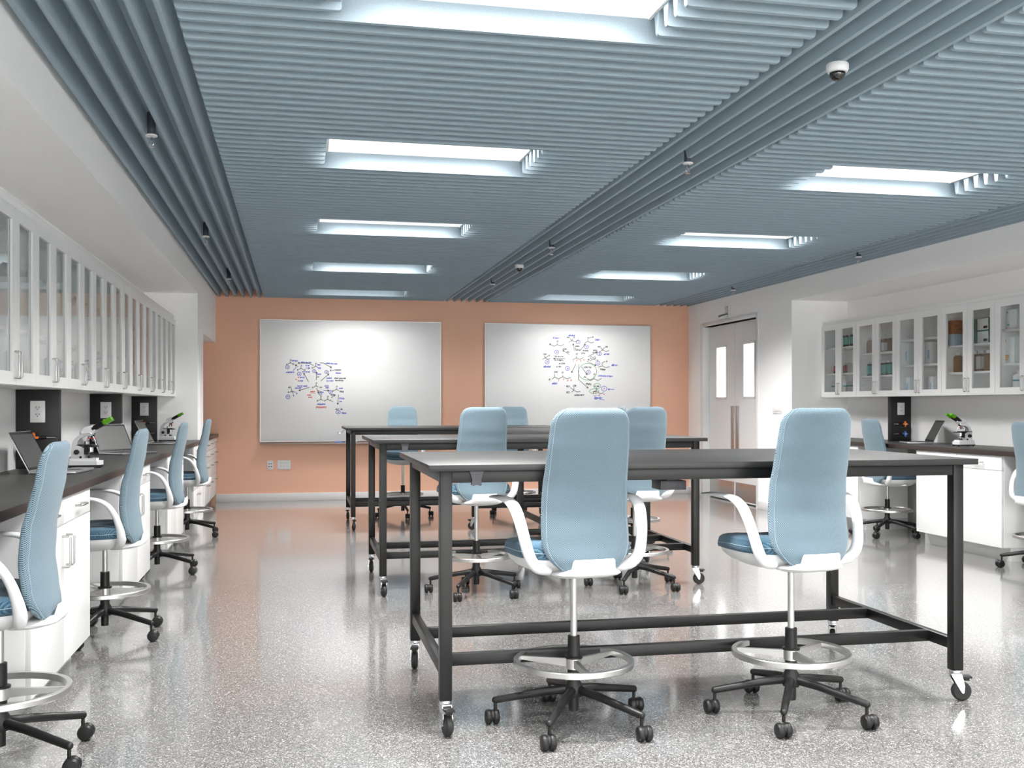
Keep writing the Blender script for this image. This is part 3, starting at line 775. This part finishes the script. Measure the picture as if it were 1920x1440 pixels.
    # arms
    for sx in (-1, 1):
        a = B(M['arm_white'])
        path = [(.228, .225, .792), (.232, .17, .797), (.234, .09, .799), (.2345, .03, .797), (.234, -.012, .788), (.2315, -.045, .77), (.2275, -.068, .742), (.2215, -.088, .702), (.2145, -.1, .662), (.206, -.107, .627), (.193, -.107, .598), (.168, -.1, .575), (.125, -.085, .562)]
        fl = [(.006, .016), (.0075, .022), (.0085, .024), (.009, .024), (.01, .0235), (.0115, .0225), (.013, .0215), (.0145, .0205), (.0165, .02), (.019, .02), (.021, .02), (.019, .02), (.014, .018)]
        pts = [(sx * x, y, z) for x, y, z in path]
        # refine with Catmull-Rom
        def cr_(p, i, u):
            p0, p1, p2, p3 = (V(p[max(i - 1, 0)]), V(p[i]), V(p[i + 1]), V(p[min(i + 2, len(p) - 1)]))
            return .5 * ((2 * p1) + (-p0 + p2) * u + (2 * p0 - 5 * p1 + 4 * p2 - p3) * u * u + (-p0 + 3 * p1 - 3 * p2 + p3) * u ** 3)
        PP, FF = [], []
        for i in range(len(pts) - 1):
            for u in (0, .33, .67):
                PP.append(cr_(pts, i, u)); FF.append(tuple(fl[i][q] * (1 - u) + fl[i + 1][q] * u for q in (0, 1)))
        PP.append(V(pts[-1])); FF.append(fl[-1])
        # frame: thin direction = normal in the yz plane, wide direction = x
        rings = []; sg = 20; n = len(PP)
        ext = [(PP[0] + (PP[0] - PP[1]).normalized() * FF[0][1] * math.sin(q), tuple(v_ * math.cos(q) for v_ in FF[0])) for q in (1.45, 1.2, .8, .4)]
        items = ext + list(zip(PP, FF))
        for i, (p_, f_) in enumerate(items):
            tn = (items[min(i + 1, len(items) - 1)][0] - items[max(i - 1, 0)][0]).normalized()
            wd = V((1, 0, 0)); wd = (wd - tn * wd.dot(tn)).normalized(); nd = tn.cross(wd)
            rings.append([p_ + nd * (f_[0] * math.cos(2 * PI * q / sg)) + wd * (f_[1] * math.sin(2 * PI * q / sg)) for q in range(sg)])
        a.ring_loft(rings); up.append(a.build('armrest', t))
    return t, [o.name for o in up]
ch, upn = make_chair()
UP = ('gas_lift', 'seat_shell', 'adjustment_lever', 'seat_cushion', 'backrest', 'armrest')
low = copy_tree(ch)
for o in low.children:
    if o.name.split('.')[0] in UP: o.location.z -= .105
G1, G2, G3 = 'blue drafting chairs at the lab tables', 'blue drafting chairs at the left worktop', 'blue drafting chairs at the right worktop'
base_l = 'blue high-back drafting chair '
hi = [(.955, 3.49, 0, 'in front of the nearest table, the left one'), (1.765, 3.45, 0, 'in front of the nearest table, the right one'),
      (1.055, 6.07, 0, 'in front of the second table, the left one'), (2.06, 6.09, 0, 'in front of the second table, the right one'),
      (1.058, 10.47, 180, 'beyond the farthest table, its back before the left whiteboard'), (2.235, 10.47, 180, 'beyond the farthest table, its back before the right whiteboard'),
      (2.62, 7.78, 90, 'at the lengthwise table, mostly hidden behind the nearest chair'), (2.66, 8.75, 90, 'beyond the lengthwise table, only its top corner showing')]
for i, (x, y, a, lab) in enumerate(hi):
    o = ch if i == 0 else copy_tree(ch)
    o.location = (x, y, 0); o.rotation_euler = (0, 0, math.radians(a)); o['label'] = base_l + lab; o['group'] = G1
    for q in o.children:        # the upper part swivels on the column, the base stays square
        if q.name.split('.')[0] in UP: q.rotation_euler.z = math.radians(6.5 if i < 4 else -4)
for i, (x, y, a, lab, g) in enumerate(((-.917, 3.49, 90, 'at the left worktop, nearest, cut by the left edge', G2), (-.918, 5.30, 90, 'at the left worktop, second from the front', G2),
                                       (-.926, 7.27, 90, 'at the left worktop, third from the front', G2), (-.93, 9.25, 90, 'at the left worktop, farthest, before the terracotta wall', G2),
                                       (5.02, 8.04, -90, 'at the right worktop beside the service panel', G3), (5.04, 6.135, -90, 'at the right worktop, cut by the right picture edge', G3))):
    o = low if i == 0 else copy_tree(low)
    o.location = (x, y, 0); o.rotation_euler = (0, 0, math.radians(a)); o['label'] = base_l + lab; o['group'] = g

# ------------------------------------------------------------------ whiteboards
YW = YF
def board_xy(px, py, y):
    """point of the board plane seen at a photograph position (measuring aid for the handwriting)"""
    th = math.atan(403 / 1920); c, s = math.cos(th), math.sin(th); u, v = (px - 960) / 1920, (761 - py) / 1920
    t = y / (c - u * s); return (s + u * c) * t, EYE + v * t
def whiteboard(x0, x1, label):
    t = thing('whiteboard', label, 'whiteboard', (x0, YW, .705), 0, 'whiteboards'); W, H_ = x1 - x0, 1.437
    B(M['whiteboard']).box(0, W, -.02, -.001, 0, H_, bev=.001).build('writing_surface', t)
    b = B(M['silver']); f = .012
    for a in ((-.003, .0015, -.003, H_ + .003), (W - .0015, W + .003, -.003, H_ + .003), (0, W, -.003, .0015), (0, W, H_ - .0015, H_ + .003)):
        b.box(a[0], a[1], -.022, 0, a[2], a[3])
    b.build('frame', t)
    b = B(M['silver']); b.prism([(-.02, -.028), (-.085, -.028), (-.092, -.018), (-.088, -.016), (-.08, -.02), (-.02, -.02), (-.02, .012), (-.024, .012), (-.028, -.028 + .012)][:6] , .0, W, 'yz'); b.build('pen_tray', t)
    return t
WB1 = whiteboard(-.424, 1.715, 'left whiteboard with a small reaction diagram, on the terracotta wall')
WB2 = whiteboard(2.267, 4.407, 'right whiteboard with a large reaction diagram circled in green')
class Ink:
    def __init__(s, board, ox, oy, k): s.bd, s.ox, s.oy, s.k = board, ox, oy, k; s.bms = {}
    def pt(s, X, Y):
        x, z = board_xy(s.ox + X / s.k, s.oy + Y / s.k, YW - .021); return x - s.bd.location.x, z - s.bd.location.z
    def bm(s, c): return s.bms.setdefault(c, bmesh.new())
    def line(s, c, pts, w_=.0058):
        bm = s.bm(c); P_ = [V((*s.pt(*p), 0)) for p in pts]
        for a, d in zip(P_, P_[1:]):
            if (d - a).length < 1e-6: continue
            n = (d - a).normalized(); q = V((-n.y, n.x, 0)) * w_ / 2; a2, d2 = a - n * w_ * .3, d + n * w_ * .3
            bm.faces.new([bm.verts.new((v_.x, -.0212, v_.y)) for v_ in (a2 + q, a2 - q, d2 - q, d2 + q)])
    def arrow(s, c, pts):
        s.line(c, pts); (x0, y0), (x1, y1) = pts[-2], pts[-1]; a = math.atan2(y1 - y0, x1 - x0)
        for da in (2.6, -2.6): s.line(c, [(x1, y1), (x1 + 26 * math.cos(a + da), y1 + 26 * math.sin(a + da))])
    def circ(s, c, X, Y, rx, ry=None, w_=.0055, n=22):
        ry = ry or rx; s.line(c, [(X + rx * math.cos(2 * PI * k / n), Y + ry * math.sin(2 * PI * k / n)) for k in range(n + 1)], w_)
    def text(s, c, txt, X, Y, h, rot=0):
        """h = height in crop pixels, X, Y = lower left"""
        cu = bpy.data.curves.new('t', 'FONT'); cu.body = txt; x, z = s.pt(X, Y); x2, z2 = s.pt(X, Y - h)
        cu.size = (z2 - z) * 1.35; cu.shear = .25; cu.space_character = .92; cu.offset = .0011
        o = bpy.data.objects.new('t', cu); COL.objects.link(o); dg = bpy.context.evaluated_depsgraph_get(); me = bpy.data.meshes.new_from_object(o.evaluated_get(dg))
        me.transform(Matrix.Translation((x, -.0212, z)) @ Matrix.Rotation(math.radians(rot), 4, 'Y') @ Matrix.Rotation(PI / 2, 4, 'X'))
        s.bm(c).from_mesh(me); bpy.data.objects.remove(o); bpy.data.curves.remove(cu); bpy.data.meshes.remove(me)
    def finish(s):
        nm = {'k': 'black_handwriting', 'b': 'blue_handwriting', 'r': 'red_handwriting', 'g': 'green_handwriting'}
        for c, bm in s.bms.items():
            me = bpy.data.meshes.new(nm[c]); bm.to_mesh(me); bm.free(); me.materials.append(M['ink_' + c])
            o = bpy.data.objects.new(nm[c], me); COL.objects.link(o); o.parent = s.bd
# left board, crop of 8 px per photograph pixel from (500, 640)
I = Ink(WB1, 500, 640, 8)
T, Ln, Ar, Ci = I.text, I.line, I.arrow, I.circ
Ar('k', [(700, 362), (640, 330), (470, 325)]); Ar('k', [(800, 325), (850, 325), (975, 395)]); Ar('k', [(470, 378), (428, 352)])
Ar('k', [(628, 606), (555, 478)]); Ar('k', [(745, 576), (748, 458)]); Ar('k', [(812, 594), (935, 488)]); Ar('k', [(640, 690), (483, 738)])
Ar('k', [(750, 704), (780, 782)]); Ar('k', [(855, 732), (935, 738)]); Ar('k', [(1077, 800), (1065, 948)]); Ar('k', [(970, 848), (1030, 800)]); Ln('b', [(398, 438), (446, 385)]); Ar('b', [(585, 402), (648, 402)])
def carbonyl(I, x, y, s=1, R=True, tail=1):
    I.line('k', [(x - 35 * s, y + 18 * s), (x, y), (x + 35 * s, y + 18 * s)]); I.line('k', [(x - 5, y), (x - 5, y - 26 * s)], .003); I.line('k', [(x + 5, y), (x + 5, y - 26 * s)], .003)
    I.text('k', 'O', x - 9, y - 32 * s, 20)
    if R: I.text('k', 'R', x - 62 * s, y + 34 * s, 22)
carbonyl(I, 355, 322); T('k', 'H', 388, 352, 22); T('b', 'Aldehyde', 372, 298, 20, 2)
carbonyl(I, 515, 405); T('k', 'Cl', 553, 440, 22); T('b', 'Acid chloride', 525, 465, 18)
carbonyl(I, 735, 375); T('b', 'OR,', 765, 412, 24); T('b', 'Ester', 757, 358, 19, 4)
T('b', 'DIBAL, then H2O', 512, 322, 17, 1); T('b', 'LiAlH4, then H2O', 880, 335, 19, 4); T('b', 'R-OH', 583, 372, 18)
T('k', 'R', 948, 448, 26); Ln('k', [(982, 440), (1008, 430)]); T('k', 'CH2OH', 1015, 440, 22); T('b', 'Alcohol', 1032, 482, 20, 3)
T('b', 'LiAl(OR)3H', 288, 472, 20); Ci('b', 312, 386, 28); T('b', 'D', 303, 396, 20); Ci('b', 488, 490, 28); T('b', 'A', 480, 500, 20); Ci('b', 712, 445, 24); T('b', 'B', 704, 455, 20); Ci('b', 898, 460, 27, 22); T('b', 'C', 890, 470, 20)
T('r', 'a)', 464, 548, 20); T('b', 'SOCl2', 495, 552, 20); T('r', 'or', 430, 575, 18); T('r', 'b)', 462, 600, 18); T('b', 'PCl5', 488, 604, 22)
T('b', 'ROH', 757, 502, 20); T('k', 'H+', 757, 542, 16); T('b', 'LiAlH4', 895, 562, 22); T('b', 'then H2O', 895, 602, 20); T('k', '(more powerful', 1015, 560, 21, 1); T('k', ' than NaBH4)', 1020, 594, 18, 2)
carbonyl(I, 742, 668); T('k', 'OH', 788, 698, 20); T('b', 'R-Li (2 equiv)', 458, 680, 22, -1); T('b', 'then H2O', 425, 708, 18)
T('b', 'DCC,', 866, 680, 22); T('b', 'NH3', 880, 705, 18, 2); T('r', 'a)', 768, 748, 18); T('b', 'P2O5', 790, 765, 20, 12); Ci('b', 805, 790, 20); T('b', 'F', 798, 798, 16)
T('r', 'AMIDE', 648, 765, 19); T('r', 'if acid', 610, 812, 18); T('r', 'works', 620, 845, 18); Ln('r', [(650, 776), (730, 782)], .003)
Ci('b', 958, 760, 25); T('b', 'E', 950, 770, 20); carbonyl(I, 1047, 720); T('k', 'NH2', 1090, 760, 24, 8); T('b', 'amide', 1085, 712, 20)
T('k', 'HO', 320, 700, 22); Ln('k', [(368, 712), (378, 748)]); T('k', 'R', 315, 775, 24); Ln('k', [(342, 764), (378, 748), (432, 764)]); Ln('k', [(378, 748), (398, 786)]); T('b', 'R,', 392, 822, 22); T('b', 'R,', 440, 790, 22)
Ci('b', 320, 832, 29); T('b', 'H', 311, 842, 20)
carbonyl(I, 812, 868); carbonyl(I, 915, 868, R=False); T('k', 'O', 856, 900, 18); T('k', 'R', 950, 896, 20); Ln('k', [(975, 895), (992, 908)]); T('k', 'NH3', 955, 812, 18)
T('b', 'Anhydride', 755, 952, 24); T('r', '(Anhydride)', 735, 998, 26); T('b', 'SOCl2', 1085, 862, 22, 6); T('b', 'heat', 1090, 908, 16)
T('k', 'R-C   N', 1030, 1028, 24, 2); Ln('k', [(1112, 1008), (1140, 1010)], .003); Ln('k', [(1112, 1018), (1140, 1020)], .003); Ci('b', 1072, 1060, 31, 27); T('b', 'G', 1062, 1070, 20); T('b', 'Nitrile', 1120, 1085, 24, 2)
I.finish()
# right board, crop of 8 px per photograph pixel from (1000, 600)
I = Ink(WB2, 1000, 600, 8); T, Ln, Ar, Ci = I.text, I.line, I.arrow, I.circ
T('b', 'ketone', 292, 278, 28, 2); T('k', 'R,', 238, 378, 30); Ln('k', [(272, 370), (308, 394), (358, 370), (415, 388), (460, 364)])
Ln('k', [(352, 370), (352, 345)], .003); Ln('k', [(362, 370), (362, 345)], .003); T('k', 'O', 346, 332, 26)
T('b', 'alcohol,', 528, 240, 26, 2); T('k', 'HO', 500, 272, 22); T('k', 'R', 600, 272, 22); Ln('k', [(536, 334), (576, 310), (632, 326), (678, 294)]); Ln('k', [(576, 310), (552, 278)]); Ln('k', [(576, 310), (594, 276)]); Ci('b', 672, 332, 31, 25); T('b', 'B', 663, 342, 20)
T('k', 'N', 808, 280, 24); T('k', 'R', 880, 268, 24); Ln('k', [(845, 268), (872, 260)]); Ln('k', [(814, 316), (814, 288)], .003); Ln('k', [(824, 316), (824, 288)], .003); Ln('k', [(770, 346), (818, 320), (868, 346), (912, 330)]); T('b', 'imine', 925, 308, 28)
Ar('k', [(618, 460), (596, 355)]); T('k', 'LiAlH4', 620, 400, 20, 2); T('k', 'or', 622, 430, 16); T('k', 'NaBH4', 628, 456, 20, 4); Ar('k', [(706, 452), (780, 358)]); Ci('b', 796, 402, 32, 27); T('b', 'C', 786, 414, 24)
T('k', 'R-NH2', 738, 468, 24, 3); T('k', '(H+)', 720, 508, 24); T('k', 'LDA,', 436, 444, 26, 3); T('k', 'R-I', 500, 488, 26, 8); Ar('k', [(545, 520), (442, 455)]); Ci('b', 350, 480, 33, 26); T('b', 'A', 341, 490, 22)
T('k', 'ROH,', 895, 466, 22); T('k', 'H+ cat', 884, 496, 18); Ar('k', [(818, 552), (960, 478)]); Ci('b', 990, 508, 33, 25); T('b', 'D', 981, 518, 22); T('b', 'acetal', 1058, 522, 28)
T('k', 'RO', 965, 412, 22); T('k', 'OR', 1075, 412, 22); Ln('k', [(992, 478), (1038, 450), (1090, 474), (1136, 458)]); Ln('k', [(1038, 450), (1012, 414)]); Ln('k', [(1038, 450), (1066, 414)])
T('k', 'OH', 146, 525, 24); T('k', 'R', 226, 545, 24); Ln('k', [(140, 590), (178, 568), (218, 590), (254, 576)]); Ln('k', [(178, 568), (164, 536)]); Ln('k', [(178, 568), (222, 540)]); Ci('b', 208, 628, 31); T('b', 'H', 198, 640, 24); T('b', 'alcohol', 152, 710, 30)
T('k', 'R-Li, then H+', 318, 556, 20, 1); T('k', '(or R-MgBr)', 316, 608, 22, 1); Ar('k', [(478, 578), (302, 580)]); T('k', 'or LDA,', 380, 662, 24); T('k', 'R    H', 345, 712, 20); Ln('k', [(372, 700), (396, 690), (420, 700)])
Ln('k', [(590, 598), (646, 568), (698, 590), (750, 564)]); Ln('k', [(640, 568), (640, 538)], .003); Ln('k', [(652, 568), (652, 538)], .003); T('k', 'O', 634, 524, 28)
for q, x, y in (('1', 588, 630), ('2', 642, 612), ('3', 698, 626), ('4', 748, 610)): T('r', q, x, y, 26)
T('k', 'Ph', 814, 606, 22); Ci('k', 870, 566, 16); Ci('k', 920, 566, 14); Ln('k', [(852, 616), (876, 594), (918, 586), (950, 604)]); T('k', 'R', 956, 612, 18); Ar('k', [(804, 620), (942, 684)]); Ci('b', 968, 648, 31); T('b', 'E', 960, 658, 20)
T('k', 'R', 1090, 632, 24); Ln('k', [(1036, 640), (1076, 622)]); Ln('k', [(1030, 690), (1030, 644)], .003); Ln('k', [(1040, 690), (1040, 644)], .003); Ln('k', [(972, 708), (1034, 690), (1092, 716), (1140, 700)]); T('b', 'alkene', 1172, 686, 30, 3); T('k', 'Wittig', 996, 752, 28, 3)
Ci('g', 812, 776, 138, 124, .006, 40); Ar('k', [(636, 664), (572, 790)]); Ci('b', 512, 728, 31); T('b', 'G', 502, 740, 24); Ar('k', [(722, 700), (808, 822)]); T('k', 'LDA, Br2', 756, 716, 24, 3); Ci('b', 828, 782, 29); T('b', 'F', 820, 793, 22)
T('k', 'Br', 756, 872, 30); Ln('k', [(810, 876), (850, 908), (912, 880), (966, 908), (1020, 876)]); Ln('k', [(906, 880), (906, 848)], .003); Ln('k', [(918, 880), (918, 848)], .003); T('k', 'O', 898, 828, 28); T('b', 'α-bromo ketone', 970, 846, 27, 2)
T('k', 'OH', 306, 792, 28); T('k', 'O', 420, 800, 28); T('k', 'R', 228, 908, 32); Ln('k', [(280, 888), (318, 856), (378, 884), (440, 852), (505, 882), (562, 862)]); Ln('k', [(318, 856), (318, 812)]); Ln('k', [(435, 852), (435, 824)], .003); Ln('k', [(446, 852), (446, 824)], .003)
for q, x, y in (('1', 370, 916), ('2', 444, 900), ('3', 502, 920), ('4', 554, 916)): T('r', q, x, y, 28)
T('b', 'aldol', 278, 964, 32); Ar('k', [(684, 664), (676, 892), (822, 1020)]); T('k', 'HNR2', 782, 965, 26, 10)
T('k', 'RO', 492, 1008, 28); T('k', 'OR', 592, 1000, 28); T('k', 'RO', 492, 1098, 28); Ln('k', [(572, 1082), (608, 1052), (656, 1080), (704, 1072)]); Ln('k', [(608, 1052), (608, 1012)]); Ln('k', [(608, 1052), (560, 1018)]); T('k', 'orthoester', 614, 1138, 28, -1)
Ci('g', 956, 990, 52, 40, .006); Ci('g', 912, 1068, 70, 35, .006); T('k', 'R  NR', 912, 1005, 24); Ln('k', [(946, 1056), (952, 1014)]); Ln('k', [(892, 1078), (942, 1060), (1002, 1106), (1056, 1092)]); Ln('k', [(896, 1086), (940, 1070)])
for q, x, y in (('1', 892, 1114), ('2', 930, 1098), ('3', 978, 1134), ('4', 1050, 1126)): T('r', q, x, y, 24)
Ci('b', 1062, 1030, 42, 37); T('b', 'I', 1054, 1044, 32); Ar('b', [(1212, 1040), (1120, 1040)]); Ln('b', [(905, 1140), (950, 1132), (1010, 1142)], .003); T('b', 'Enamine', 912, 1178, 30, 2); Ln('b', [(918, 1184), (952, 1188)], .007); Ln('b', [(988, 1190), (1066, 1200)], .005)
I.finish()
# pens and outlets at the far wall
b = B(M['blue_p'], M['navy']); b.cyl((0, 0, 0), (.085, 0, 0), .007, seg=12); b.cyl((.085, 0, 0), (.12, 0, 0), .0075, seg=12, mi=1)
tag(b.build('marker_pen', loc=(.44, YW - .055, .693)), 'blue marker pen lying in the tray of the left whiteboard', 'pen')
b = B(M['white_plastic']); b.cyl((0, 0, 0), (.12, 0, 0), .007, seg=12)
tag(b.build('marker_pen', loc=(.58, YW - .055, .693)), 'white marker pen lying right of the blue one in the tray', 'pen')
def wall_plate(x0, x1, z0, z1, cols, label, data=False):
    t = thing('wall_outlet', label, 'outlet', (x0, YF, z0)); W, H_ = x1 - x0, z1 - z0
    B(M['white_plastic']).box(0, W, -.008, 0, 0, H_, bev=.002).build('plate', t)
    b = B(M['slot']); 
    for c in range(cols):
        cx = W * (c + 1) / (cols + 1) if cols > 2 else W * (.33 + .36 * c)
        for r in (.36, .66):
            z = H_ * r
            if data: b.box(cx - .007, cx + .007, -.009, -.007, z - .006, z + .004)
            else:
                for dx in (-.007, .007): b.box(cx + dx - .0012, cx + dx + .0012, -.009, -.007, z, z + .007)
                b.cyl((cx, -.009, z - .005), (cx, -.007, z - .005), .002, seg=8)
    b.build('socket_slots', t)
wall_plate(-.346, -.278, .371, .478, 2, 'narrow white data outlet plate on the terracotta wall', True)
wall_plate(-.226, -.074, .371, .483, 3, 'wide white three gang outlet plate on the terracotta wall')

# ------------------------------------------------------------------ stock in the right-hand cabinets
XI = 5.39
def bottle(y, z, h, r, body, label, lab_mat=None, cap=None, x=XI, square=False, band=(.2, .7), neck=.55, group=None, stripe=None):
    t = thing('bottle', label, 'bottle', (x, y, z), 0, group); sh = h * .72
    b = B(body)
    if square:
        def sq(s, zz): return [(V((s * math.copysign(abs(math.cos(a)) ** .5, math.cos(a)), s * math.copysign(abs(math.sin(a)) ** .5, math.sin(a)), zz))) for a in [2 * PI * k / 24 for k in range(24)]]
        b.ring_loft([sq(r * .94, 0), sq(r, h * .03), sq(r, sh), sq(r * .9, sh + h * .06), sq(r * neck, sh + h * .12), sq(r * neck, h * .88)])
    else: b.lathe([(0, 0), (r * .95, 0), (r, h * .03), (r, sh), (r * .85, sh + h * .06), (r * neck, sh + h * .12), (r * neck, h * .88), (0, h * .88)])
    bd = b.build('body', t)
    b = B(cap or M['white_plastic']); b.lathe([(0, h * .84), (r * neck * 1.2, h * .84), (r * neck * 1.2, h), (0, h)]); b.build('cap', t)
    if lab_mat:
        rr = r * 1.015
        b = B(lab_mat)
        if square: b.box(-rr - .0005, -rr + .004, -rr * .8, rr * .8, h * band[0], h * band[1]); b.box(-rr * .8, rr * .8, -rr - .0005, -rr + .004, h * band[0], h * band[1])
        else: b.lathe([(0, h * band[0]), (rr, h * band[0]), (rr, h * band[1]), (0, h * band[1])])
        b.build('label_band', t)
    return t
def carton(y, z, w_, d, h, body, label, marks=(), x=XI, group=None):
    t = thing('carton', label, 'box', (x, y, z), 0, group)
    B(body).box(-d / 2, d / 2, -w_ / 2, w_ / 2, 0, h, bev=.0008).build('body', t)
    for mt, y0, y1, z0, z1 in marks:
        b = B(mt); b.box(-d / 2 - .0008, -d / 2 + .001, -w_ / 2 + w_ * y0, -w_ / 2 + w_ * y1, h * z0, h * z1)
        b.build('printed_mark', t)
    return t
import_y = lambda px: (lambda dx, dy: dy * (XI / dx))(*(lambda th, u: (math.sin(th) + u * math.cos(th), math.cos(th) - u * math.sin(th)))(math.atan(403 / 1920), (px - 960) / 1920))
def Y(px): return import_y(px)
S1 = 'first right cabinet'
for px, w_ in ((1560.5, 'behind its left door'), (1580.5, 'first behind its right door'), (1588, 'second behind its right door'), (1597, 'third behind its right door')):
    bottle(Y(px), 1.711, .145, .021, M['dark_glass'], 'dark bottle with teal label atop the %s, %s' % (S1, w_), M['teal'], group='dark teal-label bottles on the top shelf')
for px, w_ in ((1566, 'behind its left door'), (1580, 'left of two behind its right door'), (1586, 'right of two behind its right door')):
    bottle(Y(px), 1.452, .1, .014, M['dark_glass'], 'small red-label bottle in the %s, %s' % (S1, w_), M['red_l'], neck=.4, group='small red-label bottles')
B_ = B(M['clear_box']).box(-.05, .05, -.035, .035, 0, .1, bev=.002); tag(B_.build('storage_box', loc=(XI, Y(1595), 1.452)), 'clear plastic box right of the small red-label bottles', 'box')
for px, w_ in ((1562, 'behind its left door'), (1583.5, 'left of two behind its right door'), (1595.5, 'right of two behind its right door')):
    bottle(Y(px), 1.228, .165, .036, M['white_plastic'], 'white teal-stripe bottle in the %s, %s' % (S1, w_), M['teal_d'], band=(.55, .62), neck=.38, group='white teal-stripe bottles')
S2 = 'second right cabinet'
for px, w_, lm in ((1631, 'behind its left door', None), (1650, 'first behind its right door', None), (1660.5, 'the one with white label', M['paper']), (1671, 'last behind its right door', None)):
    bottle(Y(px), 1.624, .155, .03, M['brown_glass'], 'amber square jar in the %s, %s' % (S2, w_), lm, square=True, band=(.12, .6), group='amber jars in the second cabinet')
for px, w_ in ((1631, 'behind its left door'), (1654, 'first behind its right door'), (1663.5, 'second behind its right door'), (1672.5, 'third behind its right door')):
    bottle(Y(px), 1.411, .14, .025, M['dark_glass'], 'dark teal-label bottle in the %s, %s' % (S2, w_), M['teal'], square=True, band=(.1, .72), group='dark teal-label bottles in the second cabinet')
S3 = 'third right cabinet'
for px, z, h, w_ in ((1707, 1.487, .19, 'middle shelf behind its left door'), (1736, 1.487, .19, 'middle shelf, left of two behind its right door'), (1749.5, 1.487, .19, 'middle shelf, right of two behind its right door'),
                     (1696, 1.228, .15, 'bottom, left of two behind its left door'), (1709.5, 1.228, .15, 'bottom, right of two behind its left door'), (1739, 1.228, .15, 'bottom, left of two behind its right door'), (1753, 1.228, .15, 'bottom, right of two behind its right door')):
    carton(Y(px), z, .082, .09, h, M['box_white'], 'white carton in the %s, %s' % (S3, w_), ((M['pale_blue'], .35, .65, .25, .65),), group='white cartons with pale blue print')
S4 = 'fourth right cabinet'
carton(Y(1789), 1.623, .07, .16, .21, M['kraft'], 'brown patterned carton on top shelf of the %s, left one' % S4)
carton(Y(1800), 1.72, .08, .16, .113, M['kraft'], 'brown patterned carton on top shelf of the %s, lying above the pale one' % S4)
carton(Y(1800), 1.623, .075, .16, .096, mat('pale_grey_blue_carton', srgb(168, 188, 200), .6), 'pale blue carton on top shelf of the %s, under a brown one' % S4)
for z, w_ in ((1.623, 'lower'), (1.725, 'upper')):
    carton(Y(1846), z, .24, .13, .1, M['green_box'], 'green patterned carton in the %s, %s of the two stacked' % (S4, w_), ((M['paper'], .0, .55, .05, .95), (M['navy'], .05, .25, .15, .35)), x=5.4, group='stacked green cartons')
for px, w_, lm in ((1797, 'behind its left door', None), (1828, 'first behind its right door', None), (1841, 'the one with white label', M['paper']), (1855, 'last behind its right door', None)):
    bottle(Y(px), 1.401, .17, .033, M['brown_glass'], 'amber square jar in the %s, %s' % (S4, w_), lm, square=True, band=(.12, .72), group='amber jars in the fourth cabinet')
S5 = 'fifth right cabinet'
carton(Y(1910), 1.709, .12, .12, .15, M['box_white'], 'white carton with teal print on top shelf of the %s' % S5, ((M['teal'], .72, .92, .2, .3), (M['teal_d'], .85, .93, .84, .92)))
carton(Y(1903), 1.45, .12, .1, .2, M['box_white'], 'white carton with amber print on middle shelf of the %s' % S5, ((M['amber_p'], .5, .92, .28, .33), (M['amber_p'], .55, .92, .21, .26), (M['amber_p'], .6, .9, .14, .19), (M['amber_p'], .78, .94, .83, .93)))
bottle(Y(1911), 1.228, .17, .045, M['white_plastic'], 'white plastic bottle with teal stripe in the %s' % S5, M['teal_d'], band=(.5, .57), neck=.35)
